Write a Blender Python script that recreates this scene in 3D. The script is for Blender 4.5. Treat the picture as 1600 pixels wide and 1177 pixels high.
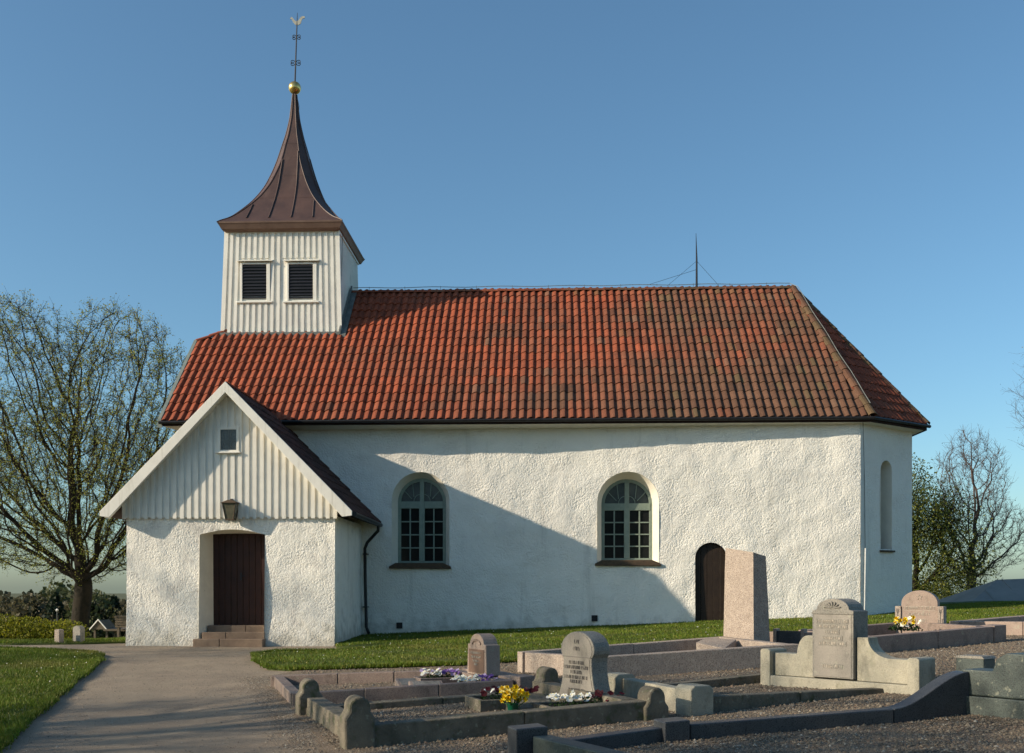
import bpy, bmesh, math, random
import numpy as np
from mathutils import Vector, Matrix, noise
from mathutils.geometry import delaunay_2d_cdt
R = math.radians
SC = bpy.context.scene
for o in list(bpy.data.objects): bpy.data.objects.remove(o)
COL = SC.collection
rng = random.Random(7)

# ------------------------------------------------------------------ camera, sky, sun, exposure
cd = bpy.data.cameras.new('camera'); cam = bpy.data.objects.new('camera', cd); COL.objects.link(cam)
cam.location = (0, 0, 1.3); cam.rotation_euler = (R(90), 0, R(2.15))
cd.sensor_width = 36; cd.lens = 36*1650/1600; cd.shift_x = 0; cd.shift_y = (920-588.5)/1600
cd.clip_end = 9000; cd.clip_start = .1
SC.camera = cam
SUNV = Vector((-1, -.37, .43)).normalized()          # towards the sun
w = bpy.data.worlds.new('World'); SC.world = w; w.use_nodes = True
wn = w.node_tree.nodes; wl_ = w.node_tree.links
sky = wn.new('ShaderNodeTexSky'); sky.sky_type = 'NISHITA'; sky.sun_disc = False
sky.sun_elevation = math.asin(SUNV.z); sky.sun_rotation = math.atan2(SUNV.x, SUNV.y)
sky.altitude = 0; sky.air_density = 1.0; sky.dust_density = 1.1; sky.ozone_density = 6
tint = wn.new('ShaderNodeMixRGB'); tint.blend_type = 'MULTIPLY'; tint.inputs[0].default_value = 1; tint.inputs[2].default_value = (1.16, 1.18, .98, 1)   # white balance
wl_.new(sky.outputs[0], tint.inputs[1]); wl_.new(tint.outputs[0], wn['Background'].inputs[0]); wn['Background'].inputs[1].default_value = .137
sd = bpy.data.lights.new('sun', 'SUN'); sun = bpy.data.objects.new('sun', sd); COL.objects.link(sun)
sd.energy = 5.0; sd.angle = R(.6); sd.color = (1, .85, .65)
sun.rotation_euler = SUNV.to_track_quat('Z', 'Y').to_euler(); sun.location = (-30, -10, 30)
vs = SC.view_settings; vs.view_transform = 'Standard'; vs.look = 'None'; vs.gamma = 1; vs.exposure = 0.25
SC.cycles.max_bounces = 6; SC.cycles.use_denoising = True

# ------------------------------------------------------------------ helpers
WL = {}
def link(name, me, parent=None, loc=(0, 0, 0)):
    o = bpy.data.objects.new(name, me); COL.objects.link(o)
    base = WL.get(parent.name, Vector()) if parent else Vector()
    o.parent = parent; o.location = Vector(loc)-base; WL[o.name] = Vector(loc)
    return o
def empty(name, loc, label, cat, group=None):
    o = link(name, None, None, loc); o['label'] = label; o['category'] = cat
    if group: o['group'] = group
    return o
def tag(o, label=None, cat=None, group=None, kind=None):
    for k, v in (('label', label), ('category', cat), ('group', group), ('kind', kind)):
        if v: o[k] = v
    return o
class MB:
    def __init__(s): s.v = []; s.f = []; s.t = []
    def add(s, vs, fs, t=None):
        n = len(s.v); s.v += [tuple(a) for a in vs]; s.f += [tuple(i+n for i in f) for f in fs]
        s.t += [t]*len(vs)
        return s
    def box(s, a, b):
        x0, y0, z0 = a; x1, y1, z1 = b
        return s.add([(x0,y0,z0),(x1,y0,z0),(x1,y1,z0),(x0,y1,z0),(x0,y0,z1),(x1,y0,z1),(x1,y1,z1),(x0,y1,z1)],
            [(3,2,1,0),(4,5,6,7),(0,1,5,4),(1,2,6,5),(2,3,7,6),(3,0,4,7)])
    def hexa(s, bot, top):      # 4 bottom pts, 4 top pts (ccw from above)
        return s.add(list(bot)+list(top), [(3,2,1,0),(4,5,6,7),(0,1,5,4),(1,2,6,5),(2,3,7,6),(3,0,4,7)])
    def prism(s, poly, O, u, v, t, z0=0):   # profile poly (a,z) in plane (u,Z) at O, extruded t along v
        O = Vector(O); u = Vector(u); v = Vector(v); n = len(poly)
        A = [O+u*a+Vector((0,0,z)) for a, z in poly]; B = [p+v*t for p in A]
        return s.add(A+B, [tuple(range(n)), tuple(range(2*n-1, n-1, -1))]+[(i, i+n, (i+1) % n+n, (i+1) % n) for i in range(n)])
    def tube(s, pts, rad, n=6, cap=True, t=None):
        pts = [Vector(p) for p in pts]; rad = rad if isinstance(rad, (list, tuple)) else [rad]*len(pts)
        vs = []; fs = []
        d0 = (pts[1]-pts[0]).normalized(); a = d0.orthogonal().normalized()
        for i, p in enumerate(pts):
            d = (pts[min(i+1, len(pts)-1)]-pts[max(i-1, 0)]).normalized()
            a = (a-d*a.dot(d)); a = a.normalized() if a.length > 1e-6 else d.orthogonal().normalized()
            b = d.cross(a)
            for k in range(n):
                an = 2*math.pi*k/n; vs.append(p+(a*math.cos(an)+b*math.sin(an))*rad[i])
        for i in range(len(pts)-1):
            for k in range(n): fs.append((i*n+k, i*n+(k+1) % n, (i+1)*n+(k+1) % n, (i+1)*n+k))
        if cap: fs += [tuple(range(n-1, -1, -1)), tuple(range((len(pts)-1)*n, len(pts)*n))]
        return s.add(vs, fs, t)
    def lathe(s, prof, c, n=12):
        vs = []; fs = []; m = len(prof)
        for r, z in prof:
            for k in range(n): an = 2*math.pi*k/n; vs.append((c[0]+r*math.cos(an), c[1]+r*math.sin(an), c[2]+z))
        for i in range(m-1):
            for k in range(n): fs.append((i*n+k, i*n+(k+1) % n, (i+1)*n+(k+1) % n, (i+1)*n+k))
        fs += [tuple(range(n-1, -1, -1)), tuple(range((m-1)*n, m*n))]
        return s.add(vs, fs)
    def mesh(s, name, m, smooth=False):
        me = bpy.data.meshes.new(name); me.from_pydata(s.v, [], s.f); me.materials.append(m)
        if any(t is not None for t in s.t):
            at = me.color_attributes.new('tint', 'FLOAT_COLOR', 'POINT')
            arr = np.ones((len(s.v), 4), dtype=np.float32)
            arr[:, :3] = [(t if t is not None else (1, 1, 1)) for t in s.t]
            at.data.foreach_set('color', arr.ravel())
        if smooth: me.polygons.foreach_set('use_smooth', [True]*len(me.polygons))
        me.update(); return me
    def obj(s, name, m, parent=None, smooth=False, bevel=0, seg=2, loc=(0, 0, 0)):
        o = link(name, s.mesh(name, m, smooth), parent, loc)
        if bevel:
            b = o.modifiers.new('bevel', 'BEVEL'); b.width = bevel; b.segments = seg; b.limit_method = 'ANGLE'; b.angle_limit = R(35)
        return o
def npmesh(name, V, Fc, m, tint=None):      # big numpy meshes of equal polygons
    me = bpy.data.meshes.new(name); k = Fc.shape[1]
    me.vertices.add(len(V)); me.vertices.foreach_set('co', V.astype(np.float32).ravel())
    me.loops.add(Fc.size); me.loops.foreach_set('vertex_index', Fc.astype(np.int32).ravel())
    me.polygons.add(len(Fc)); me.polygons.foreach_set('loop_start', np.arange(0, Fc.size, k, dtype=np.int32))
    me.update(calc_edges=True); me.materials.append(m)
    if tint is not None:
        at = me.color_attributes.new('tint', 'FLOAT_COLOR', 'POINT')
        arr = np.ones((len(V), 4), dtype=np.float32); arr[:, :3] = tint
        at.data.foreach_set('color', arr.ravel())
    return me
def smooth01(x): x = max(0., min(1., x)); return x*x*(3-2*x)
def inpoly(P, poly):
    x, y = P[:, 0], P[:, 1]; c = np.zeros(len(P), bool); n = len(poly)
    for i in range(n):
        x0, y0 = poly[i]; x1, y1 = poly[(i+1) % n]
        if y0 == y1: continue
        k = ((y0 > y) != (y1 > y)) & (x < (x1-x0)*(y-y0)/(y1-y0)+x0); c ^= k
    return c
def cdt(outer, holes=(), grid=.1, jit=.25, extra=0):
    """triangulated sheet with interior grid points; returns verts2d, tris"""
    pts = []; edges = []
    def loop(pl, step):
        L = []
        for i in range(len(pl)):
            a = Vector(pl[i]); b = Vector(pl[(i+1) % len(pl)]); n = max(1, int((b-a).length/step))
            L += [a.lerp(b, k/n) for k in range(n)]
        n0 = len(pts); pts.extend(L); edges.extend((n0+i, n0+(i+1) % len(L)) for i in range(len(L)))
        return [tuple(p) for p in L]
    lo = loop(outer, grid); lh = [loop(h, grid) for h in holes]
    xs = [p[0] for p in outer]; ys = [p[1] for p in outer]
    gx = np.arange(min(xs)+grid/2, max(xs), grid); gy = np.arange(min(ys)+grid/2, max(ys), grid)
    Gd = np.array(np.meshgrid(gx, gy)).reshape(2, -1).T
    r = np.random.RandomState(3); Gd = Gd+r.uniform(-jit, jit, Gd.shape)*grid
    ok = inpoly(Gd, lo)
    for h in lh: ok &= ~inpoly(Gd, h)
    allp = np.array([tuple(p) for p in pts])
    pts2 = [Vector(p) for p in Gd[ok]]
    rv, re, rf, *_ = delaunay_2d_cdt(pts+pts2, edges, [], 0, 1e-5)
    C = np.array([[sum(rv[i][k] for i in f)/len(f) for k in (0, 1)] for f in rf])
    ok = inpoly(C, lo)
    for h in lh: ok &= ~inpoly(C, h)
    return rv, [tuple(f) for f, k in zip(rf, ok) if k]

# ------------------------------------------------------------------ materials
def lin(r, g, b): return tuple(((c/255)/12.92 if c/255 <= .04045 else ((c/255+.055)/1.055)**2.4) for c in (r, g, b))
def mat(name, c1, c2=None, vs=4., rough=.85, bump=0., bs=30., metal=0., spec=.3, attr=False, detail=5, speck=None, ss=120., lo=.35, hi=.65, coat=0., trans=0.):
    m = bpy.data.materials.new(name); m.use_nodes = True; nt = m.node_tree; N = nt.nodes; L = nt.links
    b = N['Principled BSDF']; tc = N.new('ShaderNodeTexCoord'); co = tc.outputs['Object']
    b.inputs['Roughness'].default_value = rough; b.inputs['Metallic'].default_value = metal
    b.inputs['Specular IOR Level'].default_value = spec
    if coat: b.inputs['Coat Weight'].default_value = coat
    out = None
    if c2 is None: c2 = tuple(c*.75 for c in c1)
    nz = N.new('ShaderNodeTexNoise'); nz.inputs['Scale'].default_value = vs; nz.inputs['Detail'].default_value = detail; nz.inputs['Roughness'].default_value = .65
    L.new(co, nz.inputs['Vector'])
    rp = N.new('ShaderNodeValToRGB'); rp.color_ramp.elements[0].position = lo; rp.color_ramp.elements[1].position = hi
    rp.color_ramp.elements[0].color = (*c1, 1); rp.color_ramp.elements[1].color = (*c2, 1)
    L.new(nz.outputs[0], rp.inputs[0]); out = rp.outputs[0]
    if speck:
        n2 = N.new('ShaderNodeTexNoise'); n2.inputs['Scale'].default_value = ss; n2.inputs['Detail'].default_value = 2
        L.new(co, n2.inputs['Vector'])
        r2 = N.new('ShaderNodeValToRGB'); r2.color_ramp.elements[0].position = .52; r2.color_ramp.elements[1].position = .62
        L.new(n2.outputs[0], r2.inputs[0]); mx = N.new('ShaderNodeMixRGB'); L.new(r2.outputs[0], mx.inputs[0])
        L.new(out, mx.inputs[1]); mx.inputs[2].default_value = (*speck, 1); out = mx.outputs[0]
    if attr:
        a = N.new('ShaderNodeAttribute'); a.attribute_name = 'tint'
        mx = N.new('ShaderNodeMixRGB'); mx.blend_type = 'MULTIPLY'; mx.inputs[0].default_value = 1
        L.new(out, mx.inputs[1]); L.new(a.outputs['Color'], mx.inputs[2]); out = mx.outputs[0]
    L.new(out, b.inputs['Base Color'])
    if trans:
        tb = N.new('ShaderNodeBsdfTranslucent'); L.new(out, tb.inputs[0]); ms = N.new('ShaderNodeMixShader'); ms.inputs[0].default_value = trans
        L.new(b.outputs[0], ms.inputs[1]); L.new(tb.outputs[0], ms.inputs[2]); L.new(ms.outputs[0], N['Material Output'].inputs[0])
    if bump:
        n3 = N.new('ShaderNodeTexNoise'); n3.inputs['Scale'].default_value = bs; n3.inputs['Detail'].default_value = 5; n3.inputs['Roughness'].default_value = .6
        L.new(co, n3.inputs['Vector']); bp = N.new('ShaderNodeBump'); bp.inputs['Distance'].default_value = bump; bp.inputs['Strength'].default_value = 1
        L.new(n3.outputs[0], bp.inputs['Height']); L.new(bp.outputs[0], b.inputs['Normal'])
    m['b'] = 1
    return m
def overlay(m, col, scale, lo, hi, amt, detail=6):
    nt = m.node_tree; N = nt.nodes; L = nt.links; b = N['Principled BSDF']; src = b.inputs['Base Color'].links[0].from_socket
    tc = [n for n in N if n.type == 'TEX_COORD'][0]; mp = N.new('ShaderNodeMapping'); mp.inputs['Scale'].default_value = scale; L.new(tc.outputs['Object'], mp.inputs[0])
    n = N.new('ShaderNodeTexNoise'); n.inputs['Scale'].default_value = 1; n.inputs['Detail'].default_value = detail; n.inputs['Roughness'].default_value = .65; L.new(mp.outputs[0], n.inputs['Vector'])
    r = N.new('ShaderNodeMapRange'); r.inputs[1].default_value = lo; r.inputs[2].default_value = hi; r.inputs[3].default_value = 0; r.inputs[4].default_value = amt; L.new(n.outputs[0], r.inputs[0])
    x = N.new('ShaderNodeMixRGB'); L.new(r.outputs[0], x.inputs[0]); L.new(src, x.inputs[1]); x.inputs[2].default_value = (*col, 1); L.new(x.outputs[0], b.inputs['Base Color']); return m
def stucco(name, stain):
    m = mat(name, (.86, .83, .75), (.80, .77, .70), vs=.9, rough=.95, spec=.1, detail=8)
    nt = m.node_tree; N = nt.nodes; L = nt.links; b = N['Principled BSDF']; tc = [n for n in N if n.type == 'TEX_COORD'][0]; co = tc.outputs['Object']
    src = b.inputs['Base Color'].links[0].from_socket
    # weathered grey and brownish patches in the lime wash
    n1 = N.new('ShaderNodeTexNoise'); n1.inputs['Scale'].default_value = 1.7; n1.inputs['Detail'].default_value = 7; n1.inputs['Roughness'].default_value = .7; L.new(co, n1.inputs['Vector'])
    r1 = N.new('ShaderNodeValToRGB'); r1.color_ramp.elements[0].position = .52; r1.color_ramp.elements[1].position = .75; r1.color_ramp.elements[1].color = (stain, stain, stain, 1); L.new(n1.outputs[0], r1.inputs[0])
    mx = N.new('ShaderNodeMixRGB'); L.new(r1.outputs[0], mx.inputs[0]); L.new(src, mx.inputs[1]); mx.inputs[2].default_value = (.46, .43, .40, 1)
    # splash dirt and algae just above the ground
    sx = N.new('ShaderNodeSeparateXYZ'); L.new(co, sx.inputs[0])
    n2 = N.new('ShaderNodeTexNoise'); n2.inputs['Scale'].default_value = 4; n2.inputs['Detail'].default_value = 8; L.new(co, n2.inputs['Vector'])
    ma = N.new('ShaderNodeMath'); ma.operation = 'MULTIPLY_ADD'; L.new(n2.outputs[0], ma.inputs[0]); ma.inputs[1].default_value = 1.6; L.new(sx.outputs[2], ma.inputs[2])
    r2 = N.new('ShaderNodeMapRange'); r2.inputs[1].default_value = 1.35; r2.inputs[2].default_value = .75; r2.inputs[3].default_value = 0; r2.inputs[4].default_value = .55; L.new(ma.outputs[0], r2.inputs[0])
    m2 = N.new('ShaderNodeMixRGB'); L.new(r2.outputs[0], m2.inputs[0]); L.new(mx.outputs[0], m2.inputs[1]); m2.inputs[2].default_value = (.27, .25, .19, 1)
    L.new(m2.outputs[0], b.inputs['Base Color'])
    # rough cast relief
    def nz_(sc, det, ro=.6):
        n = N.new('ShaderNodeTexNoise'); n.inputs['Scale'].default_value = sc; n.inputs['Detail'].default_value = det; n.inputs['Roughness'].default_value = ro; L.new(co, n.inputs['Vector']); return n
    wob_ = nz_(9, 3); mxv = N.new('ShaderNodeMixRGB'); mxv.blend_type = 'ADD'; mxv.inputs[0].default_value = .09; L.new(co, mxv.inputs[1]); L.new(wob_.outputs['Color'], mxv.inputs[2])
    vd = N.new('ShaderNodeTexVoronoi'); vd.inputs['Scale'].default_value = 21; L.new(mxv.outputs[0], vd.inputs['Vector'])
    mk = nz_(2.2, 4); mr = N.new('ShaderNodeMapRange'); mr.inputs[1].default_value = .35; mr.inputs[2].default_value = .65; mr.inputs[3].default_value = -.15; mr.inputs[4].default_value = -.75; L.new(mk.outputs[0], mr.inputs[0])
    a1 = N.new('ShaderNodeMath'); a1.operation = 'MULTIPLY'; L.new(vd.outputs['Distance'], a1.inputs[0]); L.new(mr.outputs[0], a1.inputs[1])
    n5 = nz_(4.5, 3); a2 = N.new('ShaderNodeMath'); a2.operation = 'MULTIPLY_ADD'; L.new(n5.outputs[0], a2.inputs[0]); a2.inputs[1].default_value = 1.1; L.new(a1.outputs[0], a2.inputs[2])
    n6 = nz_(38, 6, .7); ad = N.new('ShaderNodeMath'); ad.operation = 'MULTIPLY_ADD'; L.new(n6.outputs[0], ad.inputs[0]); ad.inputs[1].default_value = .75; L.new(a2.outputs[0], ad.inputs[2])
    bp = N.new('ShaderNodeBump'); bp.inputs['Distance'].default_value = .029; bp.inputs['Strength'].default_value = .9; L.new(ad.outputs[0], bp.inputs['Height']); L.new(bp.outputs[0], b.inputs['Normal'])
    return m
M = dict(
    stucco=stucco('lime_washed_stucco', .22), stucco_porch=stucco('weathered_lime_wash', .75),
    reveal=mat('smooth_lime_wash', (.78, .74, .64), (.70, .66, .57), vs=3, bump=.004, bs=25),
    board=mat('white_painted_boards', (.80, .77, .69), (.70, .67, .60), vs=2.5, rough=.6, bump=.002, bs=60, lo=.4, hi=.75),
    tile=mat('clay_pantile', (1, 1, 1), (.72, .70, .68), vs=9, rough=.8, bump=.006, bs=60, attr=True, lo=.35, hi=.7),
    underlay=mat('roof_underlay', (.035, .018, .014), vs=5),
    copper=mat('brown_copper_sheet', (.095, .054, .043), (.065, .038, .032), vs=1.6, rough=.5, spec=.4, bump=.004, bs=6),
    copper2=mat('brown_painted_cornice', (.21, .135, .10), (.16, .10, .075), vs=3, rough=.6),
    lead=mat('grey_lead_flashing', (.17, .18, .17), (.11, .12, .11), vs=6, rough=.55),
    verge=mat('green_grey_verge_metal', (.22, .25, .22), (.16, .19, .17), vs=4, rough=.5),
    black=mat('black_painted_metal', (.012, .012, .013), (.02, .02, .02), vs=8, rough=.4),
    iron=mat('dark_iron', (.02, .022, .03), rough=.5),
    gold=mat('gilded_metal', (.85, .60, .22), (.70, .46, .15), vs=9, rough=.28, metal=.9, spec=.5),
    silver=mat('weathered_gilt_vane', (.55, .50, .38), (.4, .37, .3), vs=15, rough=.45, metal=.4),
    greenwood=mat('grey_green_window_paint', (.225, .275, .225), (.18, .225, .185), vs=8, rough=.5),
    glass=mat('dark_window_glass', (.010, .012, .012), (.018, .018, .018), vs=2, rough=.08, spec=.16),
    fanglass=mat('pale_fanlight_glass', (.085, .095, .09), (.05, .058, .056), vs=3, rough=.15, spec=.3),  # paler than the panes below, reflected light put into the colour
    leadglass=mat('leaded_dim_glass', (.14, .155, .15), (.08, .09, .09), vs=25, rough=.2, spec=.5),
    sill=mat('weathered_sill_tile', (.10, .065, .04), (.06, .045, .03), vs=10, rough=.8, bump=.01, bs=20),
    door=mat('dark_brown_door', (.040, .014, .010), (.026, .010, .008), vs=5, rough=.5, bump=.002, bs=50),
    door2=mat('tarred_side_door', (.035, .022, .014), (.022, .014, .010), vs=6, rough=.6, bump=.004, bs=40),
    step=mat('reddish_stone_step', (.255, .18, .125), (.18, .125, .09), vs=4, rough=.8, bump=.008, bs=25),
    lampglass=mat('lantern_glass', (.13, .12, .085), (.09, .085, .06), vs=9, rough=.15, spec=.5),
    pink=mat('pale_pink_granite', (.44, .365, .30), (.34, .28, .232), vs=9, rough=.8, bump=.02, bs=45, speck=(.225, .175, .15), ss=62),
    pink2=mat('brown_red_granite', (.29, .222, .185), (.225, .172, .146), vs=5, rough=.6, bump=.004, bs=60, speck=(.13, .09, .08), ss=110),
    pink3=mat('rose_granite', (.37, .285, .23), (.30, .23, .185), vs=4, rough=.65, bump=.003, bs=60, speck=(.24, .17, .145), ss=110),
    pinkpol=mat('polished_brown_granite_face', (.19, .115, .08), (.15, .095, .07), vs=6, rough=.35, speck=(.17, .11, .085), ss=120),
    grey=mat('grey_granite', (.31, .285, .245), (.23, .215, .185), vs=4, rough=.75, bump=.007, bs=60, speck=(.13, .125, .115), ss=100),
    greyface=mat('smooth_grey_granite', (.29, .262, .225), (.25, .225, .195), vs=6, rough=.5, speck=(.21, .19, .165), ss=110),
    conc=mat('weathered_concrete', (.21, .18, .135), (.085, .078, .062), vs=3.5, rough=.95, bump=.014, bs=28, lo=.3, hi=.72),
    pale=mat('pale_cast_stone', (.43, .395, .305), (.34, .315, .25), vs=3.5, rough=.9, bump=.008, bs=45, speck=(.29, .275, .22), ss=110),
    darkgran=mat('blue_black_granite', (.062, .066, .072), (.082, .086, .09), vs=5, rough=.38, speck=(.02, .022, .028), ss=120),
    greengran=mat('green_grey_granite', (.075, .095, .085), (.055, .07, .065), vs=4, rough=.5, speck=(.035, .042, .042), ss=100, bump=.003, bs=50),
    mark=mat('carved_lettering_pale', (.46, .40, .33), (.38, .33, .27), vs=30),
    markd=mat('carved_lettering_dark', (.13, .12, .11), (.17, .155, .14), vs=30),
    soil=mat('planting_soil', (.028, .02, .014), (.045, .032, .022), vs=20, bump=.03, bs=40),
    path=mat('worn_asphalt_path', (.33, .26, .185), (.22, .172, .126), vs=1.1, rough=.92, bump=.02, bs=90, speck=(.34, .28, .21), ss=95, detail=10),
    gravel=mat('fine_gravel_bed', (.25, .185, .125), (.155, .118, .08), vs=6, rough=.95, bump=.03, bs=70, speck=(.30, .245, .195), ss=60, detail=9),
    stones=mat('gravel_stones', (1, 1, 1), (.8, .8, .8), vs=40, rough=.85, attr=True),
    earth=mat('lawn_soil', (.05, .075, .012), (.065, .085, .018), vs=3, bump=.03, bs=30),
    blade=mat('grass_blades', (1, 1, 1), (.85, .9, .8), vs=.7, rough=.6, attr=True, trans=.25),
    field=mat('far_fields', (.075, .085, .035), (.11, .105, .05), vs=.012, rough=1),
    bark=mat('tree_bark', (.030, .023, .015), (.014, .012, .008), vs=6, rough=.95, bump=.03, bs=18),
    bark2=mat('grey_bark', (.11, .085, .075), (.075, .06, .055), vs=6, rough=.95, bump=.02, bs=18),
    leaf=mat('young_leaves', (1, 1, 1), (.8, .85, .75), vs=3, rough=.6, attr=True, trans=.35),
    petal=mat('petals', (1, 1, 1), (.9, .9, .9), vs=20, rough=.6, attr=True, trans=.2),
    potgreen=mat('green_plastic', (.004, .085, .045), (.004, .07, .04), rough=.4),
    shedroof=mat('grey_sheet_roof', (.20, .205, .19), (.15, .155, .145), vs=1.2, rough=.6, bump=.004, bs=12),
    wood=mat('weathered_timber', (.14, .115, .085), (.09, .075, .055), vs=5, bump=.01, bs=20),
    white=mat('white_paint', (.78, .76, .72), (.7, .69, .66), vs=6, rough=.5),
)

for k in ('conc', 'pale', 'grey', 'greengran', 'pink2', 'pink3', 'greyface'):
    overlay(M[k], (.33, .33, .25), (13, 13, 13), .60, .66, .5); overlay(M[k], (.035, .036, .026), (4, 4, 2.2), .54, .74, .6)
overlay(M['conc'], (.06, .085, .025), (7, 7, 7), .55, .7, .6); overlay(M['pale'], (.12, .125, .07), (5, 5, 3), .55, .75, .5)
for k in ('stucco', 'stucco_porch'): overlay(M[k], (.40, .38, .33), (3.2, 3.2, .28), .56, .78, .5)
overlay(M['board'], (.40, .37, .30), (9, 9, .7), .55, .75, .5); overlay(M['board'], (.30, .27, .21), (30, 30, 5), .66, .72, .5)
overlay(M['tile'], (.035, .03, .022), (5, 5, 5), .56, .75, .55); overlay(M['copper'], (.14, .09, .07), (3, 3, .5), .55, .8, .6); overlay(M['path'], (.10, .08, .06), (.9, .5, 1), .55, .75, .4); overlay(M['path'], (.36, .30, .21), (.35, .12, 1), .5, .7, .5)

# ------------------------------------------------------------------ ground
def G(x, y):
    xs = max(-5., min(14., x)); return -.36+.04*xs+.021*min(y, 31.)-.065*max(0., min(y, 42.)-25.5)*max(0., min(1., (-10.3-x)/1.5))
def drop(x, y):
    q = max(0., math.hypot(max(0., y-35.), max(0., -(x+17.))*.8, max(0, x-27)*.5)); return 15*(1-math.exp(-(q/150)**1.3))
def T(x, y):
    z = G(x, y)-drop(x, y); r = math.hypot(x, y)
    if r > 120:
        z += 3*smooth01((r-120)/300)*noise.noise(Vector((x*.004, y*.004, 3)))
        z += 26*smooth01((r-700)/1500)*noise.noise(Vector((x*.0011, y*.0011, 8)))-12*smooth01((r-600)/2500)
    return z
def sheet(name, poly, m, dz, grid, skirt=0., bumpy=0.):
    rv, rf = cdt(poly, (), grid)
    V = [(p[0], p[1], G(p[0], p[1])-drop(p[0], p[1])+dz+bumpy*noise.noise(Vector((p[0]*1.3, p[1]*1.3, 0)))) for p in rv]
    mb = MB(); mb.add(V, rf)
    if skirt:
        from collections import Counter
        c = Counter(); E = {}
        for f in rf:
            for i in range(len(f)):
                a, b = f[i], f[(i+1) % len(f)]; k = (min(a, b), max(a, b)); c[k] += 1; E[k] = (a, b)
        for k, n in c.items():
            if n == 1:
                a, b = E[k]; A = V[a]; B = V[b]
                mb.add([A, B, (B[0], B[1], B[2]-skirt), (A[0], A[1], A[2]-skirt)], [(1, 0, 3, 2)])
    o = mb.obj(name, m, smooth=False); o['kind'] = 'structure'; return o
rs = [0, 3, 6, 9, 12, 15, 18, 21, 24, 27, 30, 33, 36, 39, 43, 48, 55, 65, 80, 100, 130, 170, 230, 300, 400, 550, 750, 1000, 1400, 2000, 2800, 4000, 6000]
mb = MB(); NA = 128; V = []; Fc = []
for i, r in enumerate(rs):
    for k in range(NA):
        a = 2*math.pi*k/NA; x = r*math.cos(a); y = r*math.sin(a)+8
        V.append((x, y, T(x, y)-.12))
for i in range(len(rs)-1):
    for k in range(NA): Fc.append((i*NA+k, i*NA+(k+1) % NA, (i+1)*NA+(k+1) % NA, (i+1)*NA+k)[::-1])
mb.add(V, Fc); tag(mb.obj('ground', M['field'], smooth=True), kind='structure')

def wob(poly, step=.5, amp=.05, closed_from=0, upto=None):   # roughen an edge polyline
    out = []
    for i in range(len(poly)-1):
        a = Vector(poly[i]); b = Vector(poly[i+1]); n = max(1, int((b-a).length/step))
        for k in range(n):
            p = a.lerp(b, k/n); q = noise.noise(Vector((p.x*1.7, p.y*1.7, 5)))*amp+noise.noise(Vector((p.x*6, p.y*6, 5)))*amp*.5
            out.append((p.x+q, p.y+q*.7))
    out.append(poly[-1]); return out
LAWN_L = wob([(-4.4, 7.0), (-5.05, 8.8), (-5.71, 10.79), (-6.45, 13.0), (-7.3, 15.55), (-8.18, 18.41), (-8.95, 20.6), (-9.3, 21.5), (-9.75, 22.1), (-10.5, 22.55), (-11.3, 22.84), (-12.3, 23.1), (-20, 24.2)], .35, .07)+[(-24, 24.4), (-24, 5)]
LAWN_B = wob([(-24, 26.2), (-12.8, 24.6), (-11.2, 24.9), (-10.2, 25.4)], .4, .06)+[(-9.6, 25.6), (-9.6, 39), (-24, 39)]
edgeR = [(-3.1, 22.85), (-4.6, 22.6), (-5.9, 22.45), (-6.25, 22.0), (-5.95, 21.0), (-5.5, 19.8), (-5.1, 18.9), (-4.6, 18.45), (-3.9, 18.3), (-2.92, 18.29), (-1.56, 18.11), (-.58, 18.43), (.2, 19.2), (1.18, 19.95), (3.03, 21.14), (4.47, 21.9), (6.51, 22.1), (8.96, 23.9), (10.67, 24.3), (16, 25.2), (27, 27)]
LAWN_R = wob(edgeR, .35, .06)+[(27, 37.5), (-5.1, 37.5), (-5.1, 24.7), (-4.9, 23.9), (-3.9, 23.35), (-3.0, 23.15)]
sheet('path', [(-24, 4), (-1.3, 4), (-1.3, 8), (-2.0, 9.75), (-3.1, 12.8), (-4.4, 16.5), (-4.5, 18.7), (-2.5, 22.5), (-2.5, 24), (-4.8, 24.7), (-4.8, 27), (-24, 27)], M['path'], 0, .5, bumpy=.012)
sheet('gravel_yard', wob([(-1.3, 3), (-1.35, 8), (-2.05, 9.7), (-3.15, 12.8), (-4.43, 16.5), (-4.75, 17.6), (-4.4, 18.6)], .3, .06)+[(-2, 19), (0, 20), (3, 21.6), (6, 22.6), (8.5, 24.2), (12, 25), (27, 28), (27, 3)], M['gravel'], .012, .45, bumpy=.012)
sheet('lawn_beside_path', LAWN_L, M['earth'], .04, .45, .1, .02)
sheet('lawn_behind_path', LAWN_B, M['earth'], .04, .8, .1, .02)
sheet('lawn_by_church', LAWN_R, M['earth'], .045, .45, .1, .02)

# ------------------------------------------------------------------ church: walls
church = empty('church', (-1, 32.2, .3), 'whitewashed stone church with red pantile roof, wooden bell tower and gabled porch', 'church')
WY = 28.0
def wall_y(x, z):
    b = -.30*smooth01((x+1)/9.5)
    n = noise.noise(Vector((x*.55, z*.55, 1)))*.05+noise.noise(Vector((x*1.9, z*1.9, 4)))*.024+noise.noise(Vector((x*4, z*4, 7)))*.011
    return WY+b+n-.05*max(0, 1.3-z)*.5
def arch(cx, h, zb, zs, rise=None, n=16):
    rise = h if rise is None else rise
    return [(cx-h, zb)]+[(cx-h*math.cos(math.pi*k/n), zs+rise*math.sin(math.pi*k/n)) for k in range(n+1)]+[(cx+h, zb)]
WIN = [(-3.49, .77, 1.87, 3.64), (2.01, .81, 1.94, 3.57)]
openings = [arch(*a) for a in WIN]+[arch(4.17, .41, .38, 2.1, n=12)]
outer = [(-10.05, -.4), (8.0, -.4), (8.0, 5.6), (-10.05, 5.6)]
rv, rf = cdt(outer, openings, .095)
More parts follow.
